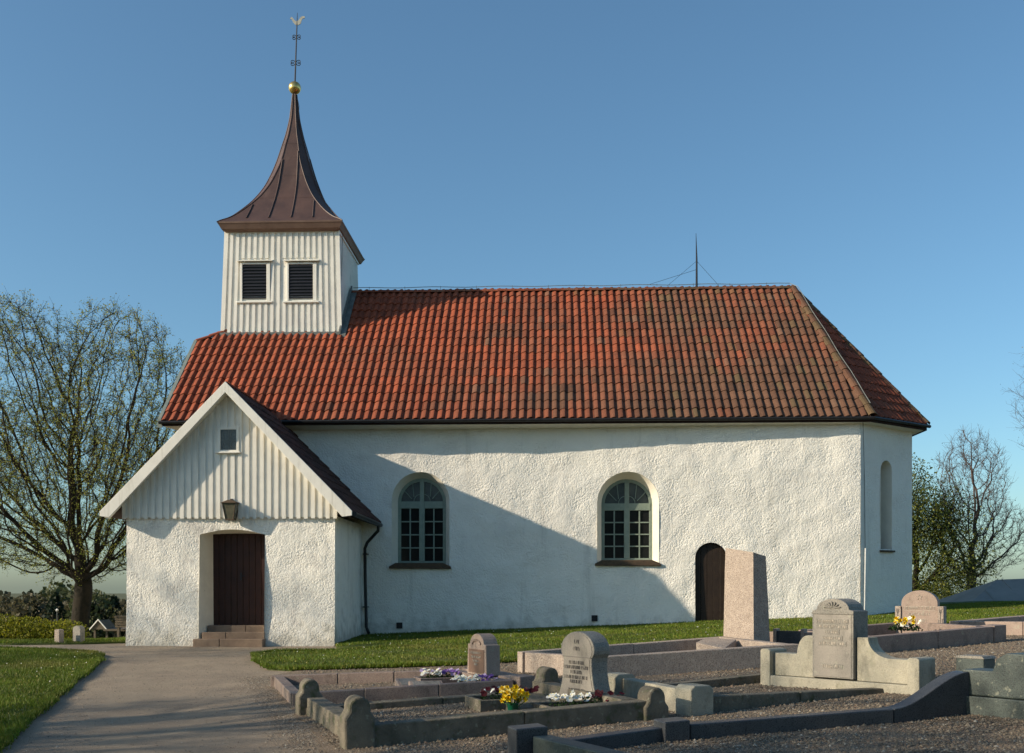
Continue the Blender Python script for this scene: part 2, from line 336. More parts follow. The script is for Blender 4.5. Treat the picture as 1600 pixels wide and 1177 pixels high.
mb = MB(); mb.add([(p[0], wall_y(p[0], p[1]), p[1]) for p in rv], rf)
# corner, apse facet, east, north and west walls
C1 = (8.0, 27.7); C2 = (9.84, 29.24); C3 = (9.84, 35.26); C4 = (8.0, 36.6)
def facet(mb, a, b, z0, z1, holes=(), grid=.12, rough=.03):
    a = Vector(a); b = Vector(b); L = (b-a).length; d = (b-a)/L; n = Vector((d.y, -d.x))
    rv, rf = cdt([(0, z0), (L, z0), (L, z1), (0, z1)], holes, grid)
    V = []
    for p in rv:
        f = min(1, p[0]/.4, (L-p[0])/.4); q = a+d*p[0]+n*(noise.noise(Vector((p[0]*.8+a.x, p[1]*.8, 2)))*rough+noise.noise(Vector((p[0]*4+a.x, p[1]*4, 2)))*.006)*f
        V.append((q.x, q.y, p[1]))
    mb.add(V, rf); return a, d, n
NICHE = arch(1.17, .26, 2.35, 4.45, n=10)
fa, fd, fn = facet(mb, (8.0, wall_y(8.0, 3)), C2, -.3, 5.6, [NICHE])
facet(mb, C2, C3, -.3, 5.6, grid=.6); facet(mb, C3, C4, -.3, 5.6, grid=.6); facet(mb, C4, (-10.05, 36.6), -.3, 5.6, grid=.8); 
facet(mb, (-10.05, 36.6), (-10.05, 28), -.6, 5.6, grid=.8)
mb.add([(-10.05, 28, 5.5), (-10.05, 36.6, 5.5), (-10.05, 33.9, 8.35), (-10.05, 30.6, 8.35)], [(0, 1, 2, 3)])
mb.obj('nave_wall', M['stucco'], church, smooth=True)
def loft(mb, A, B, close=False):
    n = len(A); mb.add(list(A)+list(B), [(i, i+1, n+i+1, n+i) for i in range(n-1)])
def window(cx, h, zb, zs, splay, dep):
    hi = h-splay; zbi = zb+.09; zsi = zs-.02
    A = [(x, wall_y(x, z)-.004, z) for x, z in arch(cx, h, zb, zs)]
    B = [(x, WY+dep, z) for x, z in arch(cx, hi, zbi, zsi)]
    n = len(A); mb = MB(); loft(mb, A, B); mb.add([A[0], A[-1], B[-1], B[0]], [(0, 1, 2, 3)])
    win = mb.obj('window', M['reveal'], church, smooth=True)
    y0 = WY+dep
    # frame: arch ring, mullion, transom, casement stiles
    f = MB(); o = arch(cx, hi+.02, zbi-.02, zsi); i = arch(cx, hi-.075, zbi+.085, zsi)
    for a, b, ya in ((o, i, y0-.03),):
        n = len(a)
        f.add([(x, ya, z) for x, z in a]+[(x, ya, z) for x, z in b]+[(x, ya+.07, z) for x, z in b], [(k, k+1, n+k+1, n+k) for k in range(n-1)]+[(n+k, n+k+1, 2*n+k+1, 2*n+k) for k in range(n-1)])
    f.box((cx-hi, y0-.034, zbi-.01), (cx+hi, y0+.04, zbi+.085)); f.box((cx-.075, y0-.05, zbi+.08), (cx+.075, y0+.04, zsi+.02))
    f.box((cx-hi+.05, y0-.042, zsi-.16), (cx+hi-.05, y0+.04, zsi+.03)); f.box((cx-.06, y0-.036, zsi+.03), (cx+.06, y0+.04, zsi+hi-.05))
    f.obj('frame', M['greenwood'], win, bevel=.006, seg=1)
    wl = (hi-.075-.075); z0 = zbi+.085; z1 = zsi-.16
    for sgn in (-1, 1):
        xa = cx+sgn*.075; xb = cx+sgn*(hi-.075); x0, x1 = min(xa, xb), max(xa, xb); xm = (x0+x1)/2
        b = MB(); b.box((xm-.017, y0-.02, z0), (xm+.017, y0+.02, z1)); b.obj('glazing_bar', M['greenwood'], win)
        for k in range(1, 4):
            z = z0+(z1-z0)*k/4; b = MB(); b.box((x0, y0-.017, z-.016), (x1, y0+.019, z+.016)); b.obj('glazing_bar', M['greenwood'], win)
        for c in range(2):
            for k in range(4):
                p = MB(); ya = y0+.012+rng.uniform(-.002, .002); t = rng.uniform(-.004, .004)
                xa, xb = (x0, xm) if c == 0 else (xm, x1); za = z0+(z1-z0)*k/4; zc = z0+(z1-z0)*(k+1)/4
                p.add([(xa, ya, za), (xb, ya+t, za), (xb, ya+t, zc), (xa, ya, zc)], [(0, 1, 2, 3)]); p.obj('pane', M['glass'], win)
        # fanlight: radiating bars and pane
        c0 = (cx+sgn*.06, zsi+.03); Rr = hi-.06
        p = MB(); pts = [(c0[0], c0[1])]+[(cx+sgn*Rr*math.sin(math.pi/2*k/8), zsi+.03+Rr*math.cos(math.pi/2*k/8)) for k in range(9)]
        p.add([(x, y0+.015, z) for x, z in pts], [tuple(range(10))]); p.obj('pane', M['fanglass'], win)
        for an in (26, 58):
            b = MB(); s, c = math.sin(R(an)), math.cos(R(an)); cc = (cx+sgn*.16, zsi+.03)
            b.tube([(cc[0]+sgn*s*.14, y0-.004, cc[1]+c*.14), (cx+sgn*s*Rr, y0-.004, zsi+.03+c*Rr)], .013, 4); b.obj('glazing_bar', M['greenwood'], win)
        b = MB(); b.tube([(cx+sgn*(.05+.17*math.sin(math.pi/2*k/6)), y0-.004, zsi+.03+.19*math.cos(math.pi/2*k/6)) for k in range(7)], .012, 4); b.obj('glazing_bar', M['greenwood'], win)
    s = MB(); yw = wall_y(cx, zb)
    s.prism([(0, 0), (2*h+.12, -.01), (2*h+.10, .06), (2*hi+h-hi+.02, .15), (h-hi+.04, .15), (.0, .055)], (cx-h-.06, yw-.09, zb-.035), (1, 0, 0), (0, 1, 0), .16)
    s.obj('sill', M['sill'], win, bevel=.015)
window(*WIN[0], .13, .36); window(*WIN[1], .14, .36)
# apse niche window
A = [fa+fd*x-fn*-.003 for x, z in NICHE]; A = [(p.x, p.y, z) for p, (x, z) in zip(A, NICHE)]
Bn = [(x*.86+1.17*.14, z) for x, z in NICHE]; B = [fa+fd*x-fn*.42 for x, z in Bn]; B = [(p.x, p.y, z) for p, (x, z) in zip(B, Bn)]
mb = MB(); loft(mb, A, B); nw = mb.obj('apse_window', M['reveal'], church, smooth=True)
mb = MB(); mb.add(B, [tuple(range(len(B)))]); mb.obj('pane', M['leadglass'], nw)
mb = MB(); q0 = fa+fd*.86+fn*.08; mb.prism([(0, 0), (.62, 0), (.62, .05), (0, .05)], (q0.x, q0.y, 2.27), (fd.x, fd.y, 0), (-fn.x, -fn.y, 0), .4); mb.obj('sill', M['sill'], nw, bevel=.01)
# arched side door
dl = arch(4.17, .41, .38, 2.1, n=12); dA = [(x, wall_y(x, z)-.003, z) for x, z in dl]; dB = [(x, WY+.1, z) for x, z in dl]
mb = MB(); loft(mb, dA, dB); sdoor = mb.obj('side_door', M['door2'], church, smooth=True)
for k in range(5):
    x0 = 3.76+k*.164; x1 = x0+.158
    def zt(x): return 2.1+math.sqrt(max(0, .41**2-(x-4.17)**2))
    mb = MB(); y = WY-.06+rng.uniform(-.006, .006)
    pr = [(x0, .38), (x1, .38), (x1, zt(x1)), ((x0+x1)/2, zt((x0+x1)/2)), (x0, zt(x0))]
    mb.prism(pr, (0, y, 0), (1, 0, 0), (0, 1, 0), .04); mb.obj('plank', M['door2'], sdoor, bevel=.006, seg=1)
mb = MB(); mb.box((3.62, 27.62, .2), (4.72, 28.0, .40)); mb.obj('threshold', M['grey'], sdoor, bevel=.03)
for x, z in ((-4.05, .32), (1.13, .52), (7.2, .62)):
    mb = MB(); y = wall_y(x, z); mb.box((x-.08, y-.03, z-.08), (x+.08, y+.05, z+.08)); v = mb.obj('vent', M['black'], church, bevel=.006)
    for k in range(4):
        mb = MB(); mb.box((x-.07, y-.036, z-.055+k*.035), (x+.07, y-.029, z-.04+k*.035)); mb.obj('slat', M['iron'], v)
mb = MB(); q = fa+fd*.14+fn*.05; mb.tube([(q.x-.03, q.y, .5), (q.x, q.y, 2.35)], .022, 6); mb.obj('cable_cover', M['white'], church)
mb = MB(); mb.tube([(q.x, q.y+.02, 2.3), (q.x-.02, q.y+.02, 4.2), (q.x-.12, q.y-.2, 5.6)], .008, 4); mb.obj('lightning_cable', M['iron'], church)

# ------------------------------------------------------------------ church: main roof
EZ = 5.71; EYS = 27.46; RY = 32.25; RZ = 10.37; XW = -10.3
Ssl = Vector((0, RY-EYS, RZ-EZ)); SL = Ssl.length; Ss = Ssl/SL; Nn = Vector((0, -Ss.z, Ss.y))
E1 = Vector((8.25, EYS, EZ)); E2 = Vector((10.15, 28.98, EZ)); E3 = Vector((10.15, 35.5, EZ)); E4 = Vector((8.25, 37.04, EZ)); RE = Vector((7.3, RY, RZ))
SH = 3.95; HM = 1.38           # the half hip at the west gable
HW = Vector((XW, EYS, EZ))+Ss*SH; RW = Vector((XW+HM*(SL-SH), RY, RZ)); HWn = Vector((XW, 2*RY-HW.y, HW.z)); W0 = Vector((XW, EYS, EZ)); W0n = Vector((XW, 2*RY-EYS, EZ))
mb = MB(); th = .09
pl = [[W0, E1, RE, RW, HW], [E1, E2, RE], [E2, E3, RE], [E3, E4, RE], [E4, W0n, HWn, RW, RE], [HW, RW, HWn]]
for P in pl:
    n = (P[1]-P[0]).cross(P[2]-P[0]).normalized(); n = n if n.z > 0 else -n
    A = [p-n*.02 for p in P]; mb.add(A, [tuple(range(len(A)))]); Bq = [p-n*th for p in P]; mb.add(Bq, [tuple(range(len(Bq)))[::-1]])
for a, b in ((W0, E1), (E1, E2), (E2, E3), (E4, W0n), (W0, HW)):
    mb.add([a+Vector((0,0,-.02)), b+Vector((0,0,-.02)), b-Vector((0,0,.13)), a-Vector((0,0,.13))], [(0, 1, 2, 3)])
roof = mb.obj('roof', M['underlay'], church)
# plastered soffit
mb = MB(); zs = EZ-.12
ring = [(XW+.05, EYS+.05), (8.2, EYS+.05), (10.08, 29.02), (10.08, 35.4), (8.2, 37.0), (XW+.05, 37.0)]; inn = [(-10.0, 28.1), (7.9, 28.1), (9.7, 29.5), (9.7, 35), (7.9, 36.4), (-10, 36.4)]
mb.add([(x, y, zs) for x, y in ring]+[(x, y, zs-.06) for x, y in inn], [(k, k+1, 7+k, 6+k) for k in range(5)]); mb.obj('soffit', M['reveal'], church)
TW, TE = .2145, .398
def tile_h(u):
    u = u % 1.0
    if u < .58: return .055*math.sin(math.pi/2*u/.58)
    if u < .80: return .055*math.cos(math.pi/2*(u-.58)/.22)
    return -.008*math.sin(math.pi*(u-.80)/.20)
def tile_local():
    vs = []; fs = []; L = TE+.075; US = (0, .15, .32, .46, .58, .68, .75, .80, .90, 1.0, 1.10); K = len(US)
    for j, (s, h) in enumerate(((-.014, .030), (.04, .032), (L, .0))):
        for u in US: vs.append((u*TW, s, h+tile_h(u)))
    for j in range(2):
        for k in range(K-1): fs.append((j*K+k, j*K+k+1, (j+1)*K+k+1, (j+1)*K+k))
    n = len(vs)
    for k in range(K): x, y, z = vs[k]; vs.append((x, y+.006, z-.034))
    for k in range(K-1): fs.append((n+k, n+k+1, k+1, k))
    return vs, fs
TV, TF = tile_local()
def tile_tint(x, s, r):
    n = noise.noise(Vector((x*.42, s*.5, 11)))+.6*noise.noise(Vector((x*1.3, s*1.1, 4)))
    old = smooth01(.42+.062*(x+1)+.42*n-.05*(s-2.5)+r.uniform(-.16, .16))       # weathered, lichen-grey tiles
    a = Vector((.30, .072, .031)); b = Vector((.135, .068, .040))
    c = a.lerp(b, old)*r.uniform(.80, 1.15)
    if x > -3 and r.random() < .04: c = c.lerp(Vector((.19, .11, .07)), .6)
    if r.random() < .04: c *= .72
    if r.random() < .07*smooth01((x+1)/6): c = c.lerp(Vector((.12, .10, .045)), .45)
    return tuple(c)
def tile_field(parent, O, X, S, N, ncol, nrow, inside, nsep, off=0., tint=tile_tint, stuff='tile_field'):
    rest = MB(); sep = 0; r = random.Random(5)
    for j in range(nrow):
        for i in range(ncol):
            x = i*TW+off; s = j*TE
            if not inside(x+TW/2, s+TE/2): continue
            h = N*(r.uniform(-.004, .006)+.018*noise.noise(Vector((x*.35, s*.5, 3)))-.006); tw = r.uniform(-.012, .012); dx = r.uniform(-.006, .006); ds = r.uniform(-.012, .008)
            P = O+X*(x+dx)+S*(s+ds)+h; t = tint((O+X*x).x, s, r)
            V = [X*(a-tw*b)+S*(b+tw*a)+N*c for a, b, c in TV]
            if sep < nsep:
                m = MB(); m.add(V, TF, t); m.obj('tile', M['tile'], parent, loc=P); sep += 1
            else: rest.add([P+v for v in V], TF, t)
    if rest.v: o = rest.obj(stuff, M['tile'], parent); o['kind'] = 'stuff'
def in_main(x, s):
    X = XW+x
    if s > SL-.1: return False
    hipx = 8.25+(7.3-8.25)*s/SL
    if X > hipx-.02: return False
    if s > SH and X < XW+HM*(s-SH)+.05: return False
    if -9.72 < X < -6.1 and s > 4.55: return False
    return True
tile_field(roof, W0, Vector((1, 0, 0)), Ss, Nn, 88, 17, in_main, 300, .01)
X2 = (E2-E1).normalized(); N2 = X2.cross(RE-E1).normalized(); S2 = N2.cross(X2)
le = (E2-E1).length; ax, as_ = (RE-E1).dot(X2), (RE-E1).dot(S2)
def in_fac(x, s):
    if s > as_: return False
    f = s/as_; return ax*f-.02 < x < le+(ax-le)*f+.02
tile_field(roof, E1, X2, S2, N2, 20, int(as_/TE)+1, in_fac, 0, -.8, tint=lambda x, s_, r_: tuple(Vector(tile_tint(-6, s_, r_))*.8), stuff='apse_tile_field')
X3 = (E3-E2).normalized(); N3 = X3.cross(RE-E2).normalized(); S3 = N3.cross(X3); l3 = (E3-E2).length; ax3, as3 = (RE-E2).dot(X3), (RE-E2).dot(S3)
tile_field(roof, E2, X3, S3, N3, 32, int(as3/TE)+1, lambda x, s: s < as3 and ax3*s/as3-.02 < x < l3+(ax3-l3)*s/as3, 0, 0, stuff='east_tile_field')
def ridge_tiles(a, b, parent, up, rad=.115, name='ridge_tile'):
    a, b = Vector(a), Vector(b); L = (b-a).length; d = (b-a)/L; n = int(L/.4); side = d.cross(up).normalized(); up = side.cross(d)
    r = random.Random(9)
    for i in range(n):
        p = a+d*(i*L/n); K = 7; vs = []; fs = []
        for j, (t, rr) in enumerate(((0, rad*1.08), (L/n+.04, rad*.92))):
            for k in range(K):
                an = math.pi*k/(K-1); vs.append(d*t+side*(rr*math.cos(an))+up*(rr*math.sin(an)*.8))
        for k in range(K-1): fs.append((k, k+1, K+k+1, K+k))
        for k in range(K): vs.append(vs[k]*.82)
        for k in range(K-1): fs.append((2*K+k, 2*K+k+1, k+1, k))
        m = MB(); m.add(vs, fs, tile_tint(p.x+2, 3, r)); m.obj(name, M['tile'], parent, loc=p+up*r.uniform(-.005, .008), smooth=False)
Z = Vector((0, 0, 1))
ridge_tiles(RW+Z*.0, RE, roof, Z); ridge_tiles(E1+Z*.03, RE+Z*.03, roof, Z, name='hip_tile'); ridge_tiles(E2+Z*.03, RE, roof, Z, name='hip_tile'); ridge_tiles(HW, RW, roof, Z, .10, name='hip_tile')
mb = MB(); A = [W0, HW]; 
mb.hexa([W0+Vector((-.07, -.02, -.17)), W0+Vector((.06, -.02, -.17)), HW+Vector((.06, 0, -.17)), HW+Vector((-.07, 0, -.17))], [W0+Vector((-.07, -.02, .06)), W0+Vector((.02, -.02, .06)), HW+Vector((.02, 0, .06)), HW+Vector((-.07, 0, .06))])
mb.obj('verge_flashing', M['verge'], roof)
mb = MB(); mb.tube([W0+Vector((-.02, -.07, -.04)), E1+Vector((.03, -.06, -.03)), E2+Vector((.06, -.05, -.03))], .045, 8); mb.obj('gutter', M['black'], church)
pts = [Vector((x, RY, RZ+.17+.012*math.sin(x*3))) for x in np.arange(-6.1, 7.3, .35)]+[(RE+(E1-RE)*t+Vector((.06, -.06, .14+.02*math.sin(t*19)))) for t in np.arange(.03, 1.01, .07)]
mb = MB(); mb.tube(pts, .011, 4); mb.obj('lightning_cable', M['lead'], church)
for k in range(12):
    x = -5.6+k*1.1; mb = MB(); mb.tube([(x, RY, RZ+.08), (x, RY, RZ+.2)], .008, 4); mb.obj('cable_clip', M['lead'], church)
mb = MB(); mb.tube([(4.4, RY, RZ), (4.4, RY, RZ+.95), (4.38, RY, RZ+1.72)], [.035, .026, .006], 6); rod = mb.obj('lightning_rod', M['iron'], church)
for a, b in (((4.4, RY, RZ+.88), (3.5, RY-.1, RZ+.1)), ((4.4, RY, RZ+.88), (5.05, RY-.1, RZ+.1)), ((4.4, RY, RZ+.62), (2.9, RY, RZ+.16))):
    mb = MB(); mb.tube([a, b], .006, 4); mb.obj('guy_wire', M['iron'], rod)

# ------------------------------------------------------------------ church: bell tower
TX = -7.9; TY0 = 30.6; TY1 = 33.85; TZ = 11.78; hb, ht = 1.73, 1.64
def tw_h(z): return hb+(ht-hb)*(z-8.7)/(TZ-8.7)
mb = MB(); zb = 7.6
def ring_t(z, e=0): h = tw_h(z)+e; dy = hb-tw_h(z); return [(TX-h, TY0+dy-e, z), (TX+h, TY0+dy-e, z), (TX+h, TY1-dy+e, z), (TX-h, TY1-dy+e, z)]
mb.hexa(ring_t(zb), ring_t(TZ)); tower = mb.obj('tower_wall', M['board'], church)
LV = [(-8.69, 10.27), (-7.32, 10.26)]      # louvre centres
n = 19; per = 2*hb/n
for k in range(n+1):
    f = -1+2*k/n
    segs = [(8.72, TZ-.03)]
    x_mid = TX+f*tw_h(10.3)
    for lx, lz in LV:
        if abs(x_mid-lx) < .5: segs = [(8.72, 9.66), (10.98, TZ-.03)]
    for z0, z1 in segs:
        b = MB(); w2 = .042 if 0 < k < n else .06
        h0, h1 = tw_h(z0), tw_h(z1); y0 = TY0+hb-h0; y1 = TY0+hb-h1; x0 = TX+f*h0; x1 = TX+f*h1
        jit = rng.uniform(-.004, .004)
        b.hexa([(x0-w2, y0-.038, z0), (x0+w2, y0-.038, z0), (x0+w2, y0+.01, z0), (x0-w2, y0+.01, z0)], [(x1-w2+jit, y1-.038, z1), (x1+w2+jit, y1-.038, z1), (x1+w2, y1+.01, z1), (x1-w2, y1+.01, z1)])
        b.obj('batten' if 0 < k < n else 'corner_board', M['board'], tower)
for k in range(18):
    y = TY0+.1+(TY1-TY0-.2)*k/17; b = MB(); h0, h1 = tw_h(8.8), tw_h(TZ); dy = .04; s_ = (y-32.2)/1.65
    b.hexa([(TX+h0-.01, y-dy, 8.2), (TX+h0+.028, y-dy, 8.2), (TX+h0+.028, y+dy, 8.2), (TX+h0-.01, y+dy, 8.2)], [(TX+h1-.01, y-dy-s_*.08, TZ), (TX+h1+.028, y-dy-s_*.08, TZ), (TX+h1+.028, y+dy-s_*.08, TZ), (TX+h1-.01, y+dy-s_*.08, TZ)]); b.obj('batten', M['board'], tower)
b = MB(); b.box((TX-ht-.06, TY0+.05, TZ-.06), (TX+ht+.06, TY1-.05, TZ+.02)); b.obj('frieze_board', M['board'], tower)
for lx, lz in LV:
    yf = TY0+hb-tw_h(lz)
    b = MB(); b.box((lx-.37, yf-.012, lz-.53), (lx+.37, yf+.02, lz+.53)); lv = b.obj('louvre', M['black'], church)
    for k in range(11):
        z = lz-.48+k*.093; b = MB(); b.hexa([(lx-.36, yf-.05, z), (lx+.36, yf-.05, z), (lx+.36, yf-.005, z+.06), (lx-.36, yf-.005, z+.06)], [(lx-.36, yf-.05, z+.014), (lx+.36, yf-.05, z+.014), (lx+.36, yf-.005, z+.074), (lx-.36, yf-.005, z+.074)]); b.obj('slat', M['iron'], lv)
    b = MB(); b.box((lx-.425, yf-.055, lz-.55), (lx-.36, yf+.01, lz+.56)); b.box((lx+.355, yf-.055, lz-.55), (lx+.46, yf+.01, lz+.56)); b.box((lx-.359, yf-.052, lz+.52), (lx+.354, yf+.01, lz+.57)); b.obj('frame', M['board'], lv, bevel=.005, seg=1)
    b = MB(); b.box((lx-.52, yf-.11, lz-.615), (lx+.54, yf+.01, lz-.565)); b.obj('sill', M['board'], lv, bevel=.008, seg=1)
    b = MB(); b.hexa([(lx-.52, yf-.12, lz+.6), (lx+.54, yf-.12, lz+.6), (lx+.54, yf+.01, lz+.64), (lx-.52, yf+.01, lz+.64)], [(lx-.52, yf-.12, lz+.625), (lx+.54, yf-.12, lz+.625), (lx+.54, yf+.01, lz+.67), (lx-.52, yf+.01, lz+.67)]); b.obj('drip_board', M['board'], lv)
mb = MB(); mb.box((TX-hb-.1, TY0-.1, 8.52), (TX+hb+.1, TY0-.03, 8.78)); mb.hexa([(TX-hb-.1, TY0-.22, 8.52), (TX+hb+.12, TY0-.22, 8.52), (TX+hb+.12, TY0-.1, 8.62), (TX-hb-.1, TY0-.1, 8.62)], [(TX-hb-.1, TY0-.22, 8.57), (TX+hb+.12, TY0-.22, 8.57), (TX+hb+.12, TY0-.1, 8.67), (TX-hb-.1, TY0-.1, 8.67)])
mb.obj('tower_flashing', M['lead'], church)
sl = (RZ-EZ)/(RY-EYS); fl = lambda y: EZ+(y-EYS)*sl
mb = MB(); ya, yb = TY0-.2, RY
for x0, x1, zz in ((TX+hb+.0, TX+hb+.20, .10), (TX+hb+.0, TX+hb+.05, .24)):
    mb.hexa([(x0, ya, fl(ya)), (x1, ya, fl(ya)), (x1, yb, fl(yb)), (x0, yb, fl(yb))], [(x0, ya, fl(ya)+zz), (x1, ya, fl(ya)+zz), (x1, yb, fl(yb)+zz), (x0, yb, fl(yb)+zz)])
mb.obj('tower_flashing', M['lead'], church)
# spire: flared cornice then concave four sided copper roof
cy = (TY0+TY1)/2
cor = [(ht+.02, TZ-.03), (ht+.06, TZ), (ht+.10, TZ+.02), (ht+.16, TZ+.13), (ht+.19, TZ+.17), (ht+.19, TZ+.21)]
def sq(h, z): return [(TX-h, cy-h, z), (TX+h, cy-h, z), (TX+h, cy+h, z), (TX-h, cy+h, z)]
def stack(rings):
    vs = [v for r in rings for v in r]; fs = []
    for i in range(len(rings)-1):
        for k in range(4): fs.append((4*i+k, 4*i+(k+1) % 4, 4*i+4+(k+1) % 4, 4*i+4+k))
    return vs, fs
mb = MB(); mb.add(*stack([sq(h, z) for h, z in cor])); mb.add(sq(ht+.02, TZ-.03), [(3, 2, 1, 0)]); cornice = mb.obj('cornice', M['copper2'], church)
raw = [(1.835, 1.835, 11.975), (1.76, 1.74, 12.05), (1.64, 1.5, 12.18), (1.42, 1.2, 12.46), (1.08, .838, 12.93), (.81, .582, 13.41), (.635, .41, 13.86), (.49, .275, 14.32), (.345, .185, 14.85), (.25, .122, 15.2), (.15, .07, 15.67), (.115, .05, 15.95), (.075, .031, 16.35), (.06, .025, 16.5)]
def crm(P, m=4):
    out = []
    for i in range(len(P)-1):
        p0, p1, p2, p3 = [np.array(P[max(0, min(len(P)-1, i+k))]) for k in (-1, 0, 1, 2)]
        for j in range(m):
            t = j/m; out.append(tuple(.5*((2*p1)+(-p0+p2)*t+(2*p0-5*p1+4*p2-p3)*t*t+(-p0+3*p1-3*p2+p3)*t**3)))
    out.append(tuple(P[-1])); return out
prof = crm(raw)
def octo(A_, f, z): return [(TX+a*A_+b*f, cy+c*A_+d*f, z) for a, b, c, d in ((0, -1, -1, 0), (0, 1, -1, 0), (1, 0, 0, -1), (1, 0, 0, 1), (0, 1, 1, 0), (0, -1, 1, 0), (-1, 0, 0, 1), (-1, 0, 0, -1))]
mb = MB(); vs_ = [p for A_, f, z in prof for p in octo(A_, f, z)]; mb.add(vs_, [(8*i+k, 8*i+(k+1) % 8, 8*i+8+(k+1) % 8, 8*i+8+k) for i in range(len(prof)-1) for k in range(8)]); spire = mb.obj('spire', M['copper'], church)
for k in range(8):     # hip seams
    mb = MB(); pts = [octo(A_+.004, f+.004, z)[k] for A_, f, z in prof]; mb.tube(pts, .016, 5); mb.obj('seam', M['copper'], spire)
for xo in (-1.03, -.36, .31, .96):                       # standing seams
    for face in range(2):
        pts = []
        for A_, f, z in prof:
            x = xo*(1-.13*(z-12))
            if f > abs(x)+.01 and z > 12.12: pts.append((TX+x, cy-A_-.014, z) if face == 0 else (TX+A_+.014, cy+x, z))
        if len(pts) > 2: mb = MB(); mb.tube(pts, .02, 5); mb.obj('seam', M['copper'], spire)
for zc in (12.9, 13.8, 14.85):
    q = min(range(len(prof)), key=lambda i: abs(prof[i][2]-zc)); A_, f, z = prof[q]; A2, f2, z2 = prof[q+1]; e = (z2-z); g = .02/e
    lo_ = octo(A_+.005, f+.003, z); up_ = octo(A_+(A2-A_)*g+.005, f+(f2-f)*g+.003, z+.02); mb = MB(); mb.add(lo_+up_, [(k, (k+1) % 8, 8+(k+1) % 8, 8+k) for k in range(8)]); mb.obj('seam', M['copper'], spire)
mb = MB(); mb.lathe([(.07, 15.55), (.105, 15.6), (.085, 15.66)], (TX, cy, .02), 8); mb.obj('collar', M['copper'], spire)
mb = MB(); mb.tube([(TX+.07, cy-.05, 16.5), (TX+.16, cy-.1, 16.1), (TX+.14, cy-.12, 15.6), (TX+.3, cy-.2, 14.6), (TX+.55, cy-.3, 13.8), (TX+.9, cy-.6, 13.1), (TX+1.75, cy-1.2, 12.1), (TX+1.72, cy-1.2, 11.8), (TX+1.68, cy-1.3, 9.2)], .008, 4); mb.obj('lightning_cable', M['iron'], church)
bz = 16.71
mb = MB(); mb.lathe([(.19*math.sin(math.pi*k/16)+.001, -.19*math.cos(math.pi*k/16)) for k in range(17)], (TX, cy, bz), 24); mb.obj('finial_ball', M['gold'], church, smooth=True)
lean = lambda z: TX+(z-bz)*.035
mb = MB(); mb.tube([(lean(16.8), cy, 16.8), (lean(18.6), cy, 18.6), (lean(19.02), cy, 19.02)], [.028, .02, .008], 6); vane = mb.obj('weather_vane', M['iron'], church)
for zc, s in ((17.48, 1.0), (18.27, .8)):
    for sg in (-1, 1):
        for up in (-1, 1):
            pts = []
            for k in range(15):
                a = k/14*math.pi*1.75; r = .075*s*(1-.45*k/14)
                pts.append((lean(zc)+sg*(.012+.078*s-r*math.cos(a)), cy, zc+up*(.01+.062*s*math.sin(a)+.03*k/14)))
            mb = MB(); mb.tube(pts, .011, 5); mb.obj('scroll', M['iron'], vane)
bird = [(-.22, .06), (-.17, .12), (-.12, .07), (-.07, .0), (0, -.03), (.06, .02), (.10, .09), (.16, .13), (.24, .12), (.24, .07), (.17, .06), (.14, .0), (.12, -.09), (.04, -.14), (-.05, -.13), (-.12, -.05), (-.17, .04)]
mb = MB(); mb.prism(bird, (lean(18.75), cy-.012, 18.78), (1, 0, 0), (0, 1, 0), .024); mb.obj('cockerel', M['silver'], vane)

# ------------------------------------------------------------------ church: porch
PX0, PX1, PY = -10.0, -5.06, 24.5; PRX = -7.52; PRZ = 6.03; PE = 2.92; PEZ = 3.04; PYF = 24.12
mb = MB()
dh = [(-8.26, -.4)]+[(-8.26+1.55*k/12, 2.57+.12*math.sin(math.pi*k/12)) for k in range(13)]+[(-6.71, -.4)]
po = [(PX0, -.4), (-8.26, -.4)]+dh[1:-1]+[(-6.71, -.4), (PX1, -.4), (PX1, 3.0), (PX0, 3.0)]
rv, rf = cdt(po, (), .08)
def py(x, z):
    e = min(1, (x-PX0)/.2+.2, (PX1-x)/.2+.2)
    return PY+(noise.noise(Vector((x*.7, z*.7, 21)))*.03+noise.noise(Vector((x*2.3, z*2.3, 24)))*.013+noise.noise(Vector((x*6, z*6, 7)))*.006)*e-.06*max(0, .9-z)
mb.add([(p[0], py(p[0], p[1]), p[1]) for p in rv], rf)
def pside(x0, y0, x1, y1):
    a = Vector((x0, y0)); b = Vector((x1, y1)); L = (b-a).length; rv, rf = cdt([(0, -.4), (L, -.4), (L, 3.0), (0, 3.0)], (), .12); d = (b-a)/L; nn = Vector((d.y, -d.x)); V = []
    for p in rv:
        f = min(1, p[0]/.3); q = a+d*p[0]+nn*((noise.noise(Vector((p[0], p[1], 9)))*.03+noise.noise(Vector((p[0]*5, p[1]*5, 9)))*.006)*f+.04*max(0, .9-p[1])*f); V.append((q.x, q.y if p[0] > .02 else py(PX1, p[1]), p[1]))
    mb.add(V, rf)
pside(PX1, PY, PX1, 28.05); mb.add([(PX0, 28.05, -.4), (PX0, PY, -.4), (PX0, PY, 3), (PX0, 28.05, 3)], [(0, 1, 2, 3)])
pw = mb.obj('porch_wall', M['stucco_porch'], church, smooth=True)
DY = PY+.5
mb = MB(); A = [(x, py(x, z)-.003, z) for x, z in dh]; Bd = [(-8.08, -.4)]+[(-8.1+1.31*k/12, 2.6+.02*math.sin(math.pi*k/12)) for k in range(13)]+[(-6.78, -.4)]; B = [(x, DY, z) for x, z in Bd]
loft(mb, A, B); mb.obj('porch_door_reveal', M['reveal'], church, smooth=True)
mb = MB(); mb.box((-8.12, DY+.03, .3), (-6.72, DY+.06, 2.7)); pdoor = mb.obj('porch_door', M['door'], church)
